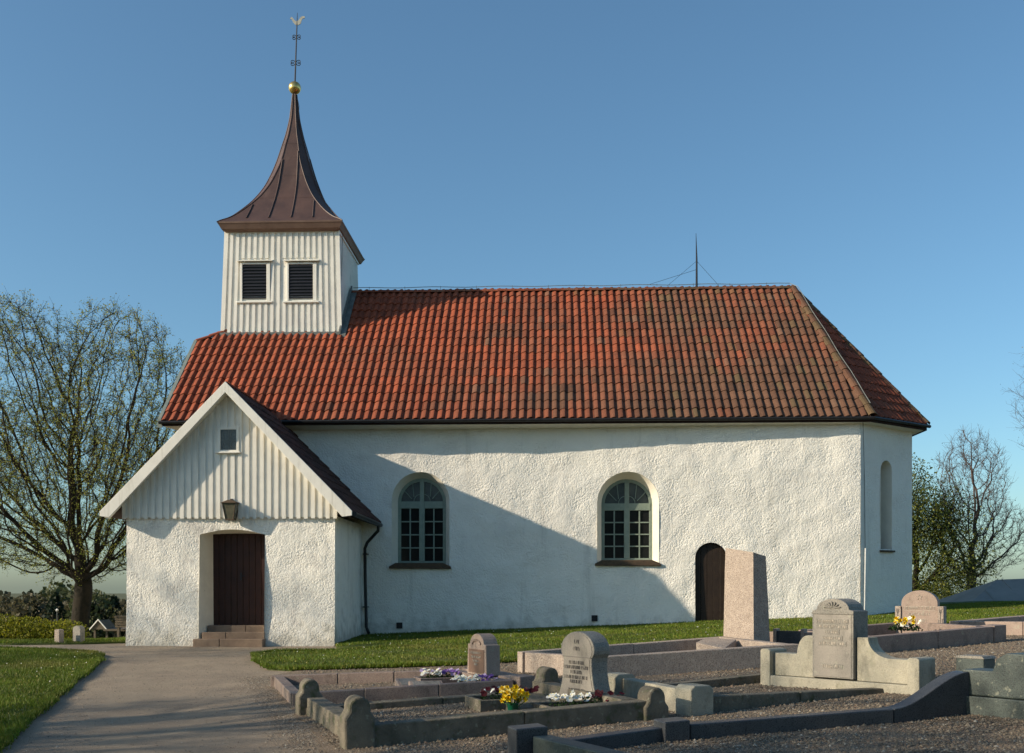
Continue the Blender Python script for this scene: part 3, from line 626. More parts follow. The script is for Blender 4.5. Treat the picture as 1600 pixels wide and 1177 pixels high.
for k in range(9):
    x0 = -8.1+k*.146; mb = MB(); yy = DY-.005+rng.uniform(-.003, .003); mb.box((x0, yy, .42), (x0+.14, DY+.04, 2.625)); mb.obj('plank', M['door'], pdoor, bevel=.008, seg=1)
mb = MB(); mb.box((-7.44, DY-.03, 1.5), (-7.40, DY-.01, 1.68)); mb.tube([(-7.42, DY-.02, 1.6), (-7.42, DY-.07, 1.6), (-7.30, DY-.07, 1.6)], .011, 6); mb.obj('handle', M['iron'], pdoor)
mb = MB(); mb.box((-8.215, PY+.17, 1.24), (-8.19, PY+.23, 1.27)); mb.obj('latch_hook', M['iron'], pdoor)
for k, (x0, x1, y0, z0, z1) in enumerate(((-8.32, -6.68, PY-.30, -.2, .13), (-8.19, -6.70, PY-.05, .10, .28), (-8.14, -6.71, PY+.2, .25, .43))):
    for a, b in ((x0, x0+(x1-x0)*(.38 if k != 2 else .64)), (x0+(x1-x0)*(.38 if k != 2 else .64)+.008, x1)):
        mb = MB(); mb.box((a, y0, z0), (b, DY+.03, z1)); mb.obj('step', M['step'], church, bevel=.015)
# gable boards
mb = MB(); gy = PY-.05; sp = (PRZ-PEZ)/PE
gz = lambda x: PRZ-.10-abs(x-PRX)*sp
gl = [(PX0-.06, 2.97), (PX1+.06, 2.97), (PX1+.06, gz(PX1+.06)), (PRX, gz(PRX)), (PX0-.06, gz(PX0-.06))]
mb.prism(gl, (0, gy, 0), (1, 0, 0), (0, 1, 0), .05); gable = mb.obj('porch_gable', M['board'], church)
per = .172; k0 = int((PX1-PX0)/per)
for k in range(k0+2):
    x = PX0-.03+k*per; wb = .043
    if x > PX1+.08: continue
    za = 2.94+rng.uniform(-.008, .004); segs = [(za, min(gz(x-wb), gz(x+wb)))]
    if abs(x+7.55) < .27: segs = [(za, 4.47), (5.08, min(gz(x-wb), gz(x+wb)))]
    for z0, z1 in segs:
        if z1 < z0+.03: continue
        b = MB(); b.hexa([(x-wb, gy-.03, z0), (x+wb, gy-.03, z0), (x+wb, gy+.005, z0), (x-wb, gy+.005, z0)], [(x-wb, gy-.03, z1), (x+wb, gy-.03, z1), (x+wb, gy+.005, z1), (x-wb, gy+.005, z1)]); b.obj('batten', M['board'], gable)
mb = MB(); wx0, wx1, wz0, wz1 = -7.74, -7.36, 4.53, 5.02
for a, b in (((wx0-.06, wz0-.03), (wx0, wz1+.06)), ((wx1, wz0-.03), (wx1+.06, wz1+.06)), ((wx0+.001, wz1), (wx1-.001, wz1+.06)), ((wx0+.001, wz0-.03), (wx1-.001, wz0+.01))): mb.box((a[0], gy-.05, a[1]), (b[0], gy+.02, b[1]))
gw = mb.obj('gable_window', M['board'], church)
mb = MB(); mb.box((wx0, gy-.012, wz0), (wx1, gy+.01, wz1)); mb.obj('pane', M['leadglass'], gw)
for k in range(2):   # leaded scrolls in the little pane
    for j in range(2):
        cxx, czz = wx0+.1+.19*k, wz0+.13+.24*j; mb = MB(); mb.tube([(cxx+.06*math.cos(a)*(1-.06*a), gy-.016, czz+.09*math.sin(a)*(1-.06*a)) for a in np.arange(0, 5, .5)], .008, 4); mb.obj('lead_came', M['lead'], gw)
mb = MB(); mb.box(((wx0+wx1)/2-.008, gy-.02, wz0), ((wx0+wx1)/2+.008, gy-.01, wz1)); mb.box((wx0, gy-.021, (wz0+wz1)/2-.008), (wx1, gy-.011, (wz0+wz1)/2+.008)); mb.obj('lead_came', M['lead'], gw)
mb = MB(); mb.box((wx0-.1, gy-.10, wz0-.07), (wx1+.1, gy, wz0-.03)); mb.obj('sill', M['board'], gw, bevel=.008, seg=1)
# porch roof, barge boards, soffit
mb = MB()
for sg in (-1, 1):
    ex = PRX+sg*PE; nx = Vector((sg*(PRZ-PEZ), 0, PE)).normalized()
    a = Vector((PRX, PYF, PRZ)); b = Vector((ex, PYF, PEZ)); t = nx*.10
    ends = [(PYF, a, b)]
    yb_ = 28.2
    A = [(a.x, PYF, a.z), (b.x, PYF, b.z), (b.x-t.x, PYF, b.z-t.z), (a.x, PYF, a.z-.14)]; Bk = [(x, yb_ if i in (1, 2) else 28.6, z) for i, (x, y, z) in enumerate(A)]
    mb.add(A+Bk, [(0, 1, 5, 4), (1, 2, 6, 5), (3, 7, 6, 2), (0, 3, 2, 1)])
proof = mb.obj('porch_roof', M['underlay'], church)
mb = MB(); ex = PRX+PE
for sg in (-1, 1):
    ex = PRX+sg*PE
    mb.add([(PRX, PYF+.02, PRZ-.145), (ex-sg*.06, PYF+.02, PEZ-.09), (ex-sg*.06, PY-.04, PEZ-.09), (PRX, PY-.04, PRZ-.145)], [(0, 1, 2, 3)])
mb.obj('soffit', M['board'], proof)
SPd = Vector((-PE, 0, PRZ-PEZ)); PL = SPd.length; SPd /= PL; Np = Vector((PRZ-PEZ, 0, PE)).normalized()
def ptint(x, s, r): return tuple(Vector((.075, .032, .024))*r.uniform(.5, 1.1))
tile_field(proof, Vector((PRX+PE+.02, PYF+.02, PEZ-.01)), Vector((0, 1, 0)), SPd, Np, 18, 11, lambda x, s: s < PL-.05, 0, 0, ptint, 'porch_tile_field')
tile_field(proof, Vector((PRX-PE-.02, 28.0, PEZ-.01)), Vector((0, -1, 0)), Vector((-SPd.x, 0, SPd.z)), Vector((-Np.x, 0, Np.z)), 18, 11, lambda x, s: s < PL-.05, 0, 0, ptint, 'porch_tile_field')
ridge_tiles((PRX, PYF+.01, PRZ-.02), (PRX, 27.9, PRZ-.02), proof, Z, .1)
for sg in (-1, 1):
    ex = PRX+sg*(PE+.02); zE = PEZ+.05; w_ = .25
    mb = MB(); A = [(PRX, PRZ+.05), (ex, zE), (ex-sg*.0, zE-.11), (ex-sg*.22, zE-.14), (PRX, PRZ+.05-w_)]
    if sg < 0: A = A[::-1]
    mb.prism(A[::-1], (0, PYF-.045, 0), (1, 0, 0), (0, 1, 0), .04); mb.obj('barge_board', M['board'], proof, bevel=.006, seg=1)
gx = PRX+PE+.06
mb = MB(); mb.tube([(gx, PYF+.02, PEZ-.02), (gx, 27.9, PEZ-.05)], .06, 8); mb.obj('gutter', M['black'], church)
mb = MB(); mb.tube([(gx, 27.55, PEZ-.06), (gx-.02, 27.6, PEZ-.22), (gx-.33, 27.75, PEZ-.52), (gx-.40, 27.78, PEZ-.68), (gx-.39, 27.78, 1.5), (gx-.36, 27.78, .28), (gx-.28, 27.7, .12)], .042, 8); dp = mb.obj('downpipe', M['black'], church, smooth=True)
for z in (2.2, .8): mb = MB(); mb.box((gx-.45, 27.72, z), (gx-.33, 28.0, z+.03)); mb.obj('bracket', M['black'], dp)
# lantern over the door
lx, ly, lz = -7.46, PY-.2, 3.11
lan = empty('wall_lantern', (lx, ly, lz), 'tapered brass lantern mounted above the porch door', 'lantern')
mb = MB(); mb.hexa([(lx-.09, ly-.09, lz-.19), (lx+.09, ly-.09, lz-.19), (lx+.09, ly+.09, lz-.19), (lx-.09, ly+.09, lz-.19)], [(lx-.15, ly-.15, lz+.17), (lx+.15, ly-.15, lz+.17), (lx+.15, ly+.15, lz+.17), (lx-.15, ly+.15, lz+.17)]); mb.obj('glass', M['lampglass'], lan)
for sx in (-1, 1):
    for sy in (-1, 1): mb = MB(); mb.tube([(lx+sx*.092, ly+sy*.092, lz-.2), (lx+sx*.154, ly+sy*.154, lz+.18)], .012, 5); mb.obj('corner_bar', M['sill'], lan)
mb = MB(); mb.hexa([(lx-.19, ly-.19, lz+.175), (lx+.19, ly-.19, lz+.175), (lx+.19, ly+.17, lz+.175), (lx-.19, ly+.17, lz+.175)], [(lx-.06, ly-.06, lz+.25), (lx+.06, ly-.06, lz+.25), (lx+.06, ly+.06, lz+.25), (lx-.06, ly+.06, lz+.25)]); mb.obj('cap', M['sill'], lan)
mb = MB(); mb.lathe([(.04, 0), (.03, .05), (.012, .08)], (lx, ly, lz+.20), 8); mb.obj('finial', M['sill'], lan)
mb = MB(); mb.box((lx-.1, ly-.1, lz-.22), (lx+.1, ly+.1, lz-.19)); mb.obj('base_plate', M['sill'], lan)
mb = MB(); mb.tube([(lx, ly+.05, lz+.26), (lx, ly+.12, lz+.28), (lx, PY-.06, lz+.24)], .018, 5); mb.obj('bracket', M['iron'], lan)

# ------------------------------------------------------------------ graves
def V2(a): return Vector((a[0], a[1], 0))
def kerb_seg(parent, P, Q, w, h, m, name='kerb_stone', h2=None, bev=.012, sink=.15):
    """stone from P to Q; its body lies to the left of P->Q"""
    P, Q = V2(P), V2(Q); d = (Q-P).normalized(); n = Vector((-d.y, d.x, 0)); h2 = h if h2 is None else h2
    pts = [P, Q, Q+n*w, P+n*w]; hs = [h, h2, h2, h]
    gz_ = [G(P.x, P.y), G(Q.x, Q.y), G(Q.x, Q.y), G(P.x, P.y)]
    mb = MB(); mb.hexa([(p.x, p.y, g-sink) for p, g in zip(pts, gz_)], [(p.x, p.y, g+k) for p, g, k in zip(pts, gz_, hs)])
    return mb.obj(name, m, parent, bevel=bev)
def split_kerb(parent, P, Q, w, h, m, n=2, gap=.008, **k):
    P, Q = V2(P), V2(Q); d = (Q-P).normalized()
    cuts = [0]+[(i+rng.uniform(-.12, .12))/n for i in range(1, n)]+[1]
    for a, b in zip(cuts, cuts[1:]): kerb_seg(parent, P.lerp(Q, a)+d*gap/2, P.lerp(Q, b)-d*gap/2, w, h+rng.uniform(-.006, .006), m, **k)
def quad_kerb(name, FL, FR, BR, BL, w, h, m, label, group='grave kerbs in the gravel yard', ns=(2, 1, 2, 1), hb=None):
    FL, FR, BR, BL = map(V2, (FL, FR, BR, BL)); c = (FL+FR+BR+BL)/4
    t = empty(name, (c.x, c.y, G(c.x, c.y)), label, 'grave kerb', group)
    e = .004
    split_kerb(t, FL, FR, w, h, m, ns[0])
    ins = lambda A, B: (A+(B-A).normalized()*(w+e), B-(B-A).normalized()*(w+e))
    a, b = ins(FR, BR); split_kerb(t, a, b, w, h-.004, m, ns[1])
    split_kerb(t, BR, BL, w, h if hb is None else hb, m, ns[2])
    a, b = ins(BL, FL); split_kerb(t, a, b, w, h-.004, m, ns[3])
    return t
def frame2(u):
    u = Vector((u[0], u[1], 0)).normalized(); return u, Vector((-u.y, u.x, 0))
def arch_prof(w, hs, rise, n=12, x0=0):
    return [(x0, 0), (x0+w, 0)]+[(x0+w/2+w/2*math.cos(math.pi*k/n), hs+rise*math.sin(math.pi*k/n)) for k in range(n+1)]
def letters(mb, O, u, nrm, rows, dep=.005, hgt=.03, r=None):
    """rows of small carved strokes too worn to read: (a0,a1,z)"""
    r = r or random.Random(2); O = Vector(O)
    for a0, a1, z in rows:
        a = a0
        while a < a1-.01:
            wch = r.choice((.010, .014, .018)); k = r.random()
            def st(b0, z0, b1, z1):
                p = [O+u*b+Vector((0, 0, zz)) for b, zz in ((b0, z0), (b1, z0), (b1, z1), (b0, z1))]
                mb.add(p+[q+nrm*dep for q in p], [(4, 5, 6, 7), (0, 1, 5, 4), (1, 2, 6, 5), (2, 3, 7, 6), (3, 0, 4, 7)])
            st(a, z, a+.005, z+hgt)
            if k > .3: st(a+.0051, z+hgt*r.choice((0, .45, .82)), a+wch, z+hgt*r.choice((.16, .6, 1)))
            if k > .6: st(a+wch+.0001, z, a+wch+.005, z+hgt)
            a += wch+.014
# --- plot A
A = quad_kerb('grave_kerb', (-3.33, 13.42), (-.5, 13.98), (-1.42, 15.95), (-4.27, 16.05), .15, .17, M['pink2'], 'low brown granite grave kerb beside the asphalt path', ns=(3, 1, 3, 2))
kerb_seg(A, (-1.35, 15.9), (-.42, 13.95), .34, .18, M['pink3'], 'headstone_base')
kerb_seg(A, (-.42, 13.92), (-.22, 14.03), .3, .22, M['pink2'], 'end_block')
u, v = frame2((.5, -.87)); O = Vector((-1.21, 15.1, G(-1.2, 15)+.18))
sA = empty('gravestone', tuple(O), 'small pink gravestone with arched top and brown panel beside white pansies', 'gravestone', 'gravestones')
mb = MB(); w_ = .62; mb.prism([(0, 0), (w_, 0), (w_-.02, .43), (w_-.08, .43)]+[(w_/2+(w_/2-.09)*math.cos(math.pi*k/12), .43+.15*math.sin(math.pi*k/12)) for k in range(1, 12)]+[(.08, .43), (.02, .43)], O, u, v, .22); mb.obj('stone', M['pink3'], sA, bevel=.01)
mb = MB(); mb.prism([(.06, .03), (w_-.06, .03), (w_-.07, .36), (.07, .36)], O-v*.006, u, v, .01); mb.obj('panel', M['pinkpol'], sA)
mb = MB(); letters(mb, O-v*.007, u, -v, [(.12, .50, .295), (.16, .46, .235), (.20, .42, .18), (.25, .38, .135)], hgt=.032); mb.obj('inscription', M['mark'], sA)['kind'] = 'stuff'
mb = MB()
for k in range(9):
    a = math.pi*(k+.5)/9; c0 = O+u*(w_/2+.13*math.cos(a))+Vector((0, 0, .43+.06*math.sin(a)))-v*.004; mb.tube([c0, c0-v*.012], .016, 6)
mb.obj('carved_ornament', M['pink3'], sA)
# book-shaped markers lying on the gravel
for c, ang, lab in (((-2.0, 15.2), 20, 'flat sloping name stone on gravel near the back brown kerb'), ((-1.75, 14.75), 14, 'flat sloping name stone nearer the front brown kerb')):
    u2, v2 = frame2((math.cos(R(ang)), math.sin(R(ang)))); z = G(*c); t = empty('name_stone', (*c, z), lab, 'name stone', 'flat name stones')
    Oq = Vector((*c, z)); mb = MB(); P = [(-.24, -.17, .03), (.24, -.17, .03), (.24, .17, .12), (-.24, .17, .12)]
    mb.hexa([Oq+u2*a+v2*b+Vector((0, 0, -.03)) for a, b, h in P], [Oq+u2*a+v2*b+Vector((0, 0, h)) for a, b, h in P]); mb.obj('stone', M['pink3'], t, bevel=.015)
    mb = MB(); mb.hexa([Oq+u2*a*.8+v2*b*.75+Vector((0, 0, h*.9+.008)) for a, b, h in P], [Oq+u2*a*.8+v2*b*.75+Vector((0, 0, (h-.075)*.75+.075+.006)) for a, b, h in P]); mb.obj('plate', M['grey'], t)
# --- plot B with dome topped posts
B = quad_kerb('grave_kerb', (-1.85, 9.92), (1.0, 11.08), (-.15, 13.62), (-2.98, 12.62), .2, .22, M['conc'], 'weathered concrete grave kerb with round topped corner posts', ns=(2, 1, 2, 1), hb=.09)
def dome_post(parent, c, ang, w, hb_, ht_, m):
    u2, v2 = frame2((math.cos(R(ang)), math.sin(R(ang)))); O = V2(c)-u2*w/2-v2*w/2; O.z = G(*c)-.1
    mb = MB(); s = w*.15
    pr = [(0, 0), (w, 0), (w, hb_+.1), (w-s*.4, hb_+.125), (w-s, hb_+.16)]+[(w/2+(w/2-s)*math.cos(math.pi*k/12), hb_+.2+(ht_-hb_-.1)*math.sin(math.pi*k/12)) for k in range(13)]+[(s, hb_+.16), (s*.4, hb_+.125), (0, hb_+.1)]
    mb.prism(pr, O, u2, v2, w); return mb.obj('corner_post', m, parent, bevel=.02)
dome_post(B, (-1.86, 10.04), 22, .29, .30, .50, M['conc']); dome_post(B, (-2.92, 12.62), 22, .29, .22, .43, M['conc']); dome_post(B, (-.06, 13.3), 22, .29, .2, .40, M['conc']); dome_post(B, (1.05, 11.2), 22, .28, .14, .35, M['conc'])
u, v = frame2((.60, -.80)); O = Vector((.0, 12.5, G(.2, 12.2)+.0))
sB = empty('gravestone', tuple(O), 'grey gravestone with waisted sides and pointed round top on a stepped base', 'gravestone', 'gravestones')
mb = MB(); mb.prism([(-.08, -.1), (.84, -.1), (.84, .13), (-.08, .13)], O, u, v, .42); mb.obj('base', M['conc'], sB, bevel=.015)
fl_ = [(0, .13), (.74, .13), (.70, .2), (.665, .3), (.64, .42), (.63, .55), (.64, .6), (.672, .645), (.68, .685)]+[(.37+.31*math.cos(math.pi*k/14), .685+.215*math.sin(math.pi*k/14)) for k in range(1, 14)]+[(.06, .685), (.068, .645), (.10, .6), (.11, .55), (.10, .42), (.075, .3), (.04, .2)]
mb = MB(); mb.prism([(a, z) for a, z in fl_], O+v*.09, u, v, .24); mb.obj('stone', M['grey'], sB, bevel=.012)
mb = MB(); mb.prism([(.37+(a-.37)*.9, .15+(z-.13)*.955) for a, z in fl_], O+v*.084, u, v, .01); mb.obj('dressed_face', M['greyface'], sB)
mb = MB(); rr = random.Random(4); letters(mb, O+v*.083, u, -v, [(.23, .51, .52), (.15, .59, .465), (.26, .48, .41), (.15, .58, .35), (.25, .49, .30), (.22, .52, .20)], hgt=.04, r=rr); letters(mb, O+v*.083, u, -v, [(.33, .42, .76), (.32, .42, .68)], hgt=.045, r=rr); mb.obj('inscription', M['markd'], sB)['kind'] = 'stuff'
mb = MB(); mb.prism([(.1, .6), (.64, .6), (.64, .608), (.1, .608)], O+v*.081, u, v, .006); mb.obj('groove', M['markd'], sB)
# beds of spring flowers
BL_ = None
def blossom_mesh(kind, col, col2):
    mb = MB(); r = .034
    if kind == 'pansy':
        for k in range(5):
            a = 2*math.pi*k/5+.3; rr = r*(1.15 if k in (3, 4) else .95); c = Vector((math.cos(a), math.sin(a), 0))*r*.62; pts = []
            for j in range(8):
                b = 2*math.pi*j/8; pts.append((c.x+rr*.62*math.cos(b), c.y+rr*.62*math.sin(b), .004*k+.006*math.cos(b-a)))
            mb.add(pts, [tuple(range(8))], col)
        mb.add([(r*.28*math.cos(2*math.pi*j/6), r*.28*math.sin(2*math.pi*j/6), .026) for j in range(6)], [tuple(range(6))], col2)
    else:
        for k in range(6):
            a = 2*math.pi*k/6; c, s = math.cos(a), math.sin(a); r2 = .048
            mb.add([(0, 0, 0), (r2*.55*c-r2*.28*s, r2*.55*s+r2*.28*c, .006), (r2*c, r2*s, .012), (r2*.55*c+r2*.28*s, r2*.55*s-r2*.28*c, .006)], [(0, 3, 2, 1)], col)
        n = 8; vs = []
        for rr, z in ((.012, 0), (.016, .025), (.024, .045)): vs += [(rr*math.cos(2*math.pi*j/n), rr*math.sin(2*math.pi*j/n), z) for j in range(n)]
        mb.add(vs, [(i*n+j, i*n+(j+1) % n, (i+1)*n+(j+1) % n, (i+1)*n+j) for i in range(2) for j in range(n)], col2)
    return mb.mesh('blossom', M['petal'])
BM = dict(white=blossom_mesh('pansy', (.80, .80, .74), (.75, .6, .1)), violet=blossom_mesh('pansy', (.20, .10, .36), (.05, .02, .1)), lilac=blossom_mesh('pansy', (.52, .42, .66), (.2, .1, .35)),
    red=blossom_mesh('pansy', (.075, .004, .008), (.03, .002, .005)), yellow=blossom_mesh('daff', (.80, .64, .015), (.80, .52, .01)), cream=blossom_mesh('daff', (.85, .74, .25), (.82, .56, .03)))
def leaf_clump(name, parent, c, rx, ry, rz, n, cols, size, r, rot=0., m='leaf', zflat=False):
    V = []; T_ = []; ca, sa = math.cos(rot), math.sin(rot)
    for _ in range(n):
        while True:
            p = [r.uniform(-1, 1) for _ in range(3)]
            if p[0]**2+p[1]**2+p[2]**2 < 1: break
        x, y, z = p[0]*rx, p[1]*ry, (abs(p[2]) if zflat else p[2])*rz
        P = Vector((c[0]+x*ca-y*sa, c[1]+x*sa+y*ca, c[2]+z)); d = Vector((r.gauss(0, 1), r.gauss(0, 1), r.gauss(.4, 1))).normalized(); e = d.orthogonal().normalized(); e = Matrix.Rotation(r.uniform(0, 6.28), 3, d) @ e; f = d.cross(e); s = size*r.uniform(.6, 1.3)
        V += [P-e*s*.5, P+f*s*.3, P+e*s*.6, P-f*s*.3]; t = Vector(r.choice(cols))*r.uniform(.7, 1.3); T_ += [t]*4
    V = np.array([tuple(a) for a in V]); Fc = np.arange(len(V)).reshape(-1, 4)
    return link(name, npmesh(name, V, Fc, M[m], np.array([tuple(t) for t in T_])), parent)
def flower_bed(c, ang, L, W, label, mix, n, kerb=None, seed=1, h=.09, soil=True):
    r = random.Random(seed); z = G(*c); t = empty('flower_bed', (*c, z), label, 'flower bed', 'planted beds of spring flowers'); u2, v2 = frame2((math.cos(R(ang)), math.sin(R(ang)))); Oc = Vector((*c, z))
    if soil:
        mb = MB(); Q = [(-L/2, -W/2), (L/2, -W/2), (L/2, W/2), (-L/2, W/2)]; mb.hexa([Oc+u2*a+v2*b-Z*.05 for a, b in Q], [Oc+u2*a+v2*b+Z*h for a, b in Q]); mb.obj('soil', M['soil'], t)
    if kerb:
        e = .05
        for a0, b0, a1, b1 in ((-L/2-e, -W/2-e, L/2+e, -W/2), (-L/2-e, W/2, L/2+e, W/2+e), (-L/2-e, -W/2+.001, -L/2, W/2-.001), (L/2, -W/2+.001, L/2+e, W/2-.001)):
            mb = MB(); Q = [(a0, b0), (a1, b0), (a1, b1), (a0, b1)]; mb.hexa([Oc+u2*a+v2*b-Z*.05 for a, b in Q], [Oc+u2*a+v2*b+Z*(h+.025) for a, b in Q]); mb.obj('edging', M[kerb], t, bevel=.008)
    leaf_clump('foliage', t, (c[0], c[1], z+h), L*.46, W*.46, .09, 260, [(.03, .065, .012), (.04, .09, .02), (.02, .045, .01)], .035, r, R(ang), zflat=True)
    for k in range(n):
        f = (k+.5)/n; a = (f-.5)*L*.86+r.uniform(-.03, .03); b = r.uniform(-.42, .42)*W; kind = mix(f, r)
        P = Oc+u2*a+v2*b+Z*(h+r.uniform(.06, .13))
        o = link('blossom', BM[kind], t, P); o.rotation_euler = (R(r.uniform(25, 70)), 0, R(r.uniform(-70, 20))); s = r.uniform(.65, 1.0); o.scale = (s, s, s)
    return t
flower_bed((-1.62, 15.38), 22, .62, .30, 'white and violet pansies in a small raised bed behind the small pink gravestone', lambda f, r: r.choice(('white', 'white', 'lilac')) if f < .5 else r.choice(('lilac', 'violet')), 40, 'pink2', 3)
flower_bed((-1.05, 14.33), 22, .72, .32, 'white and violet pansies in front of the small pink gravestone', lambda f, r: 'white' if f < .62 else r.choice(('violet', 'lilac', 'violet')), 38, None, 4)
flower_bed((.36, 11.55), 22, .95, .42, 'white and dark red pansies before the waisted grey gravestone', lambda f, r: 'white' if f < .6 else 'red', 46, 'conc', 5, h=.13)
flower_bed((-.52, 12.62), 22, .8, .5, 'dark red pansies in the concrete edged bed behind the daffodils', lambda f, r: 'red' if f > .5 else ('white' if r.random() < .3 else 'red'), 30, 'conc', 6, h=.1)
t = empty('name_stone', (-.3, 11.75, G(-.3, 11.75)), 'tilted concrete name slab between the daffodils and the red and white pansies', 'name stone', 'flat name stones')
u2, v2 = frame2((.93, .37)); Oq = Vector((-.22, 11.72, G(-.3, 11.75))); P = [(-.22, -.22, .13), (.24, -.22, .13), (.24, .26, .24), (-.22, .26, .24)]
mb = MB(); mb.hexa([Oq+u2*a+v2*b-Z*.05 for a, b, h in P], [Oq+u2*a+v2*b+Z*h for a, b, h in P]); mb.obj('stone', M['conc'], t, bevel=.02)
# daffodils in a green vase
r = random.Random(12); vx, vy = -.42, 11.42; vz = G(vx, vy)+.04
t = empty('flower_vase', (vx, vy, vz), 'bunch of yellow daffodils in a green plastic vase', 'flower vase')
mb = MB(); mb.lathe([(.045, 0), (.05, .03), (.062, .15), (.068, .155), (.058, .158), (.05, .12)], (vx, vy, vz), 16); mb.obj('vase', M['potgreen'], t, smooth=True)
for k in range(34):
    a = r.uniform(0, 6.28); rr = .15*math.sqrt(r.random()); hx = .27+r.uniform(-.06, .09)-rr*.25; P = Vector((vx+rr*math.cos(a), vy+rr*math.sin(a), vz+hx))
    if k < 24: mb = MB(); mb.tube([(vx+.02*math.cos(a), vy+.02*math.sin(a), vz+.1), (vx+rr*.5*math.cos(a), vy+rr*.5*math.sin(a), vz+hx*.7), P], .005, 4, t=(.06, .16, .03)); mb.obj('stem', M['leaf'], t)
    o = link('blossom', BM['yellow' if r.random() < .75 else 'cream'], t, P); o.rotation_euler = (R(r.uniform(40, 100)), 0, R(r.uniform(-90, 40))); s = r.uniform(.7, 1.0); o.scale = (s, s, s)
# --- plot C, dark granite, with a low stele
c = (1.7, 8.6); t = empty('grave_kerb', (*c, G(*c)), 'polished blue black granite kerb with an upswept end in the foreground', 'grave kerb', 'grave kerbs in the gravel yard')
kerb_seg(t, (-.02, 9.1), (1.02, 9.62+.1), .16, .14, M['darkgran']); kerb_seg(t, (1.28, 9.80), (3.30, 10.32), .16, .15, M['darkgran'])
kerb_seg(t, (1.03, 9.66), (1.27, 9.74), .26, .2, M['darkgran'], 'end_block'); kerb_seg(t, (-.30, 8.9), (-.03, 9.0), .24, .30, M['darkgran'], 'corner_block')
kerb_seg(t, (.98, 7.0), (-.16, 8.88), .0-.18, .24, M['greengran'])
P0, P1 = Vector((3.31, 10.33, 0)), Vector((4.18, 10.74, 0)); n = 14; dd = (P1-P0).normalized(); nn = Vector((-dd.y, dd.x, 0)); bot = []; top = []; mb = MB(); pr = [(0, -.2)]
Lc = (P1-P0).length; pr = [(0, -.15), (Lc, -.12)]+[(Lc*k/n, .03*k/n+.15+.30*smooth01((k/n-.02)/.98)) for k in range(n, -1, -1)]
mb.prism(pr, (P0.x, P0.y, G(P0.x, P0.y)), dd, nn, .17); mb.obj('upswept_kerb', M['darkgran'], t, bevel=.008)
u, v = frame2((.62, -.785)); O = Vector((4.10, 10.78, G(4.1, 10.7)))
t = empty('gravestone', tuple(O), 'low dark green granite gravestone at the end of the black granite kerb', 'gravestone', 'gravestones')
mb = MB(); mb.prism([(0, -.2), (1.7, -.2), (1.7, .2), (0, .2)], O, u, v, .42); mb.obj('base', M['greengran'], t, bevel=.01)
mb = MB(); mb.prism([(.0, .205), (1.66, .205), (1.66, .46), (1.34, .46), (1.30, .58), (1.20, .64), (.46, .64), (.36, .58), (.32, .46), (.0, .46)], O+v*.04, u, v, .33); mb.obj('stone', M['greengran'], t, bevel=.014)
c = (4.83, 12.4); t = empty('kerb_post', (*c, G(*c)), 'short square grey granite post behind the low dark green gravestone', 'post')
u2, v2 = frame2((.64, -.77)); Oq = Vector((*c, G(*c))); mb = MB(); mb.prism([(-.17, -.2), (.17, -.2), (.17, .40), (-.17, .40)], Oq, u2, v2, .26); mb.obj('shaft', M['greengran'], t, bevel=.012); mb = MB(); mb.prism([(-.18, .40), (.18, .40), (.15, .43), (-.15, .43)], Oq-v2*.01, u2, v2, .28); mb.obj('cap', M['grey'], t)
# --- plot D, pale stone with scrolled wings
c = (2.6, 12.8); D = empty('grave_kerb', (*c, G(*c)), 'pale cast stone grave kerb with square posts leading to the winged gravestone', 'grave kerb', 'grave kerbs in the gravel yard')
kerb_seg(D, (1.72, 11.45), (2.8, 12.02), .16, .19, M['conc'], h2=.13); kerb_seg(D, (2.808, 12.025), (4.2, 12.72), .16, .13, M['conc'], h2=.05)
kerb_seg(D, (2.9, 14.3), (.95, 13.2), .14, .12, M['conc']); kerb_seg(D, (.85, 12.85), (1.38, 11.55), .16, .27, M['pale'])
for cc, hh in (((1.53, 11.42), .33), ((.82, 12.98), .32)):
    u2, v2 = frame2((.88, .47)); Oq = Vector((*cc, G(*cc))); mb = MB(); mb.prism([(-.15, -.2), (.15, -.2), (.15, hh-.04), (.1, hh), (-.1, hh), (-.15, hh-.04)], Oq-v2*.15, u2, v2, .3); mb.obj('corner_post', M['pale'], D, bevel=.015)
u, v = frame2((.685, -.73)); O = Vector((2.86, 13.75, G(3.4, 13.2)))
t = empty('gravestone', tuple(O), 'tall grey gravestone with carved arched head between curved pale stone wings', 'gravestone', 'gravestones')
def qc(a0, z0, a1, z1, n=8, flip=False):   # concave quarter curve
    return [(a0+(a1-a0)*(1-math.cos(math.pi/2*k/n)) if flip else a0+(a1-a0)*math.sin(math.pi/2*k/n), z0+(z1-z0)*(math.sin(math.pi/2*k/n) if flip else 1-math.cos(math.pi/2*k/n))) for k in range(n+1)]
sa, sb = .60, 1.17; Lw = 1.86
mb = MB(); mb.prism([(-.02, -.15), (Lw+.04, -.15), (Lw+.04, .13), (-.02, .13)], O-v*.05, u, v, .34); mb.obj('plinth', M['pale'], t, bevel=.01)
mb = MB(); mb.prism([(0, .134), (sa-.004, .134), (sa-.004, .66)]+[(a, z) for a, z in [(sa-.10, .66)]+[(sa-.10-.16*math.sin(math.pi/2*k/8), .66-.24*(1-math.cos(math.pi/2*k/8))) for k in range(1, 9)]]+[(0, .42)], O+v*.02, u, v, .22); mb.obj('wing', M['pale'], t, bevel=.008)
mb = MB(); mb.prism([(sb+.012, .134), (Lw, .134), (Lw, .42)]+[(sb+.46-.30*math.sin(math.pi/2*k/10), .42+.24*(1-math.cos(math.pi/2*k/10))) for k in range(0, 11)]+[(sb+.012, .66)], O+v*.02, u, v, .22); mb.obj('wing', M['pale'], t, bevel=.008)
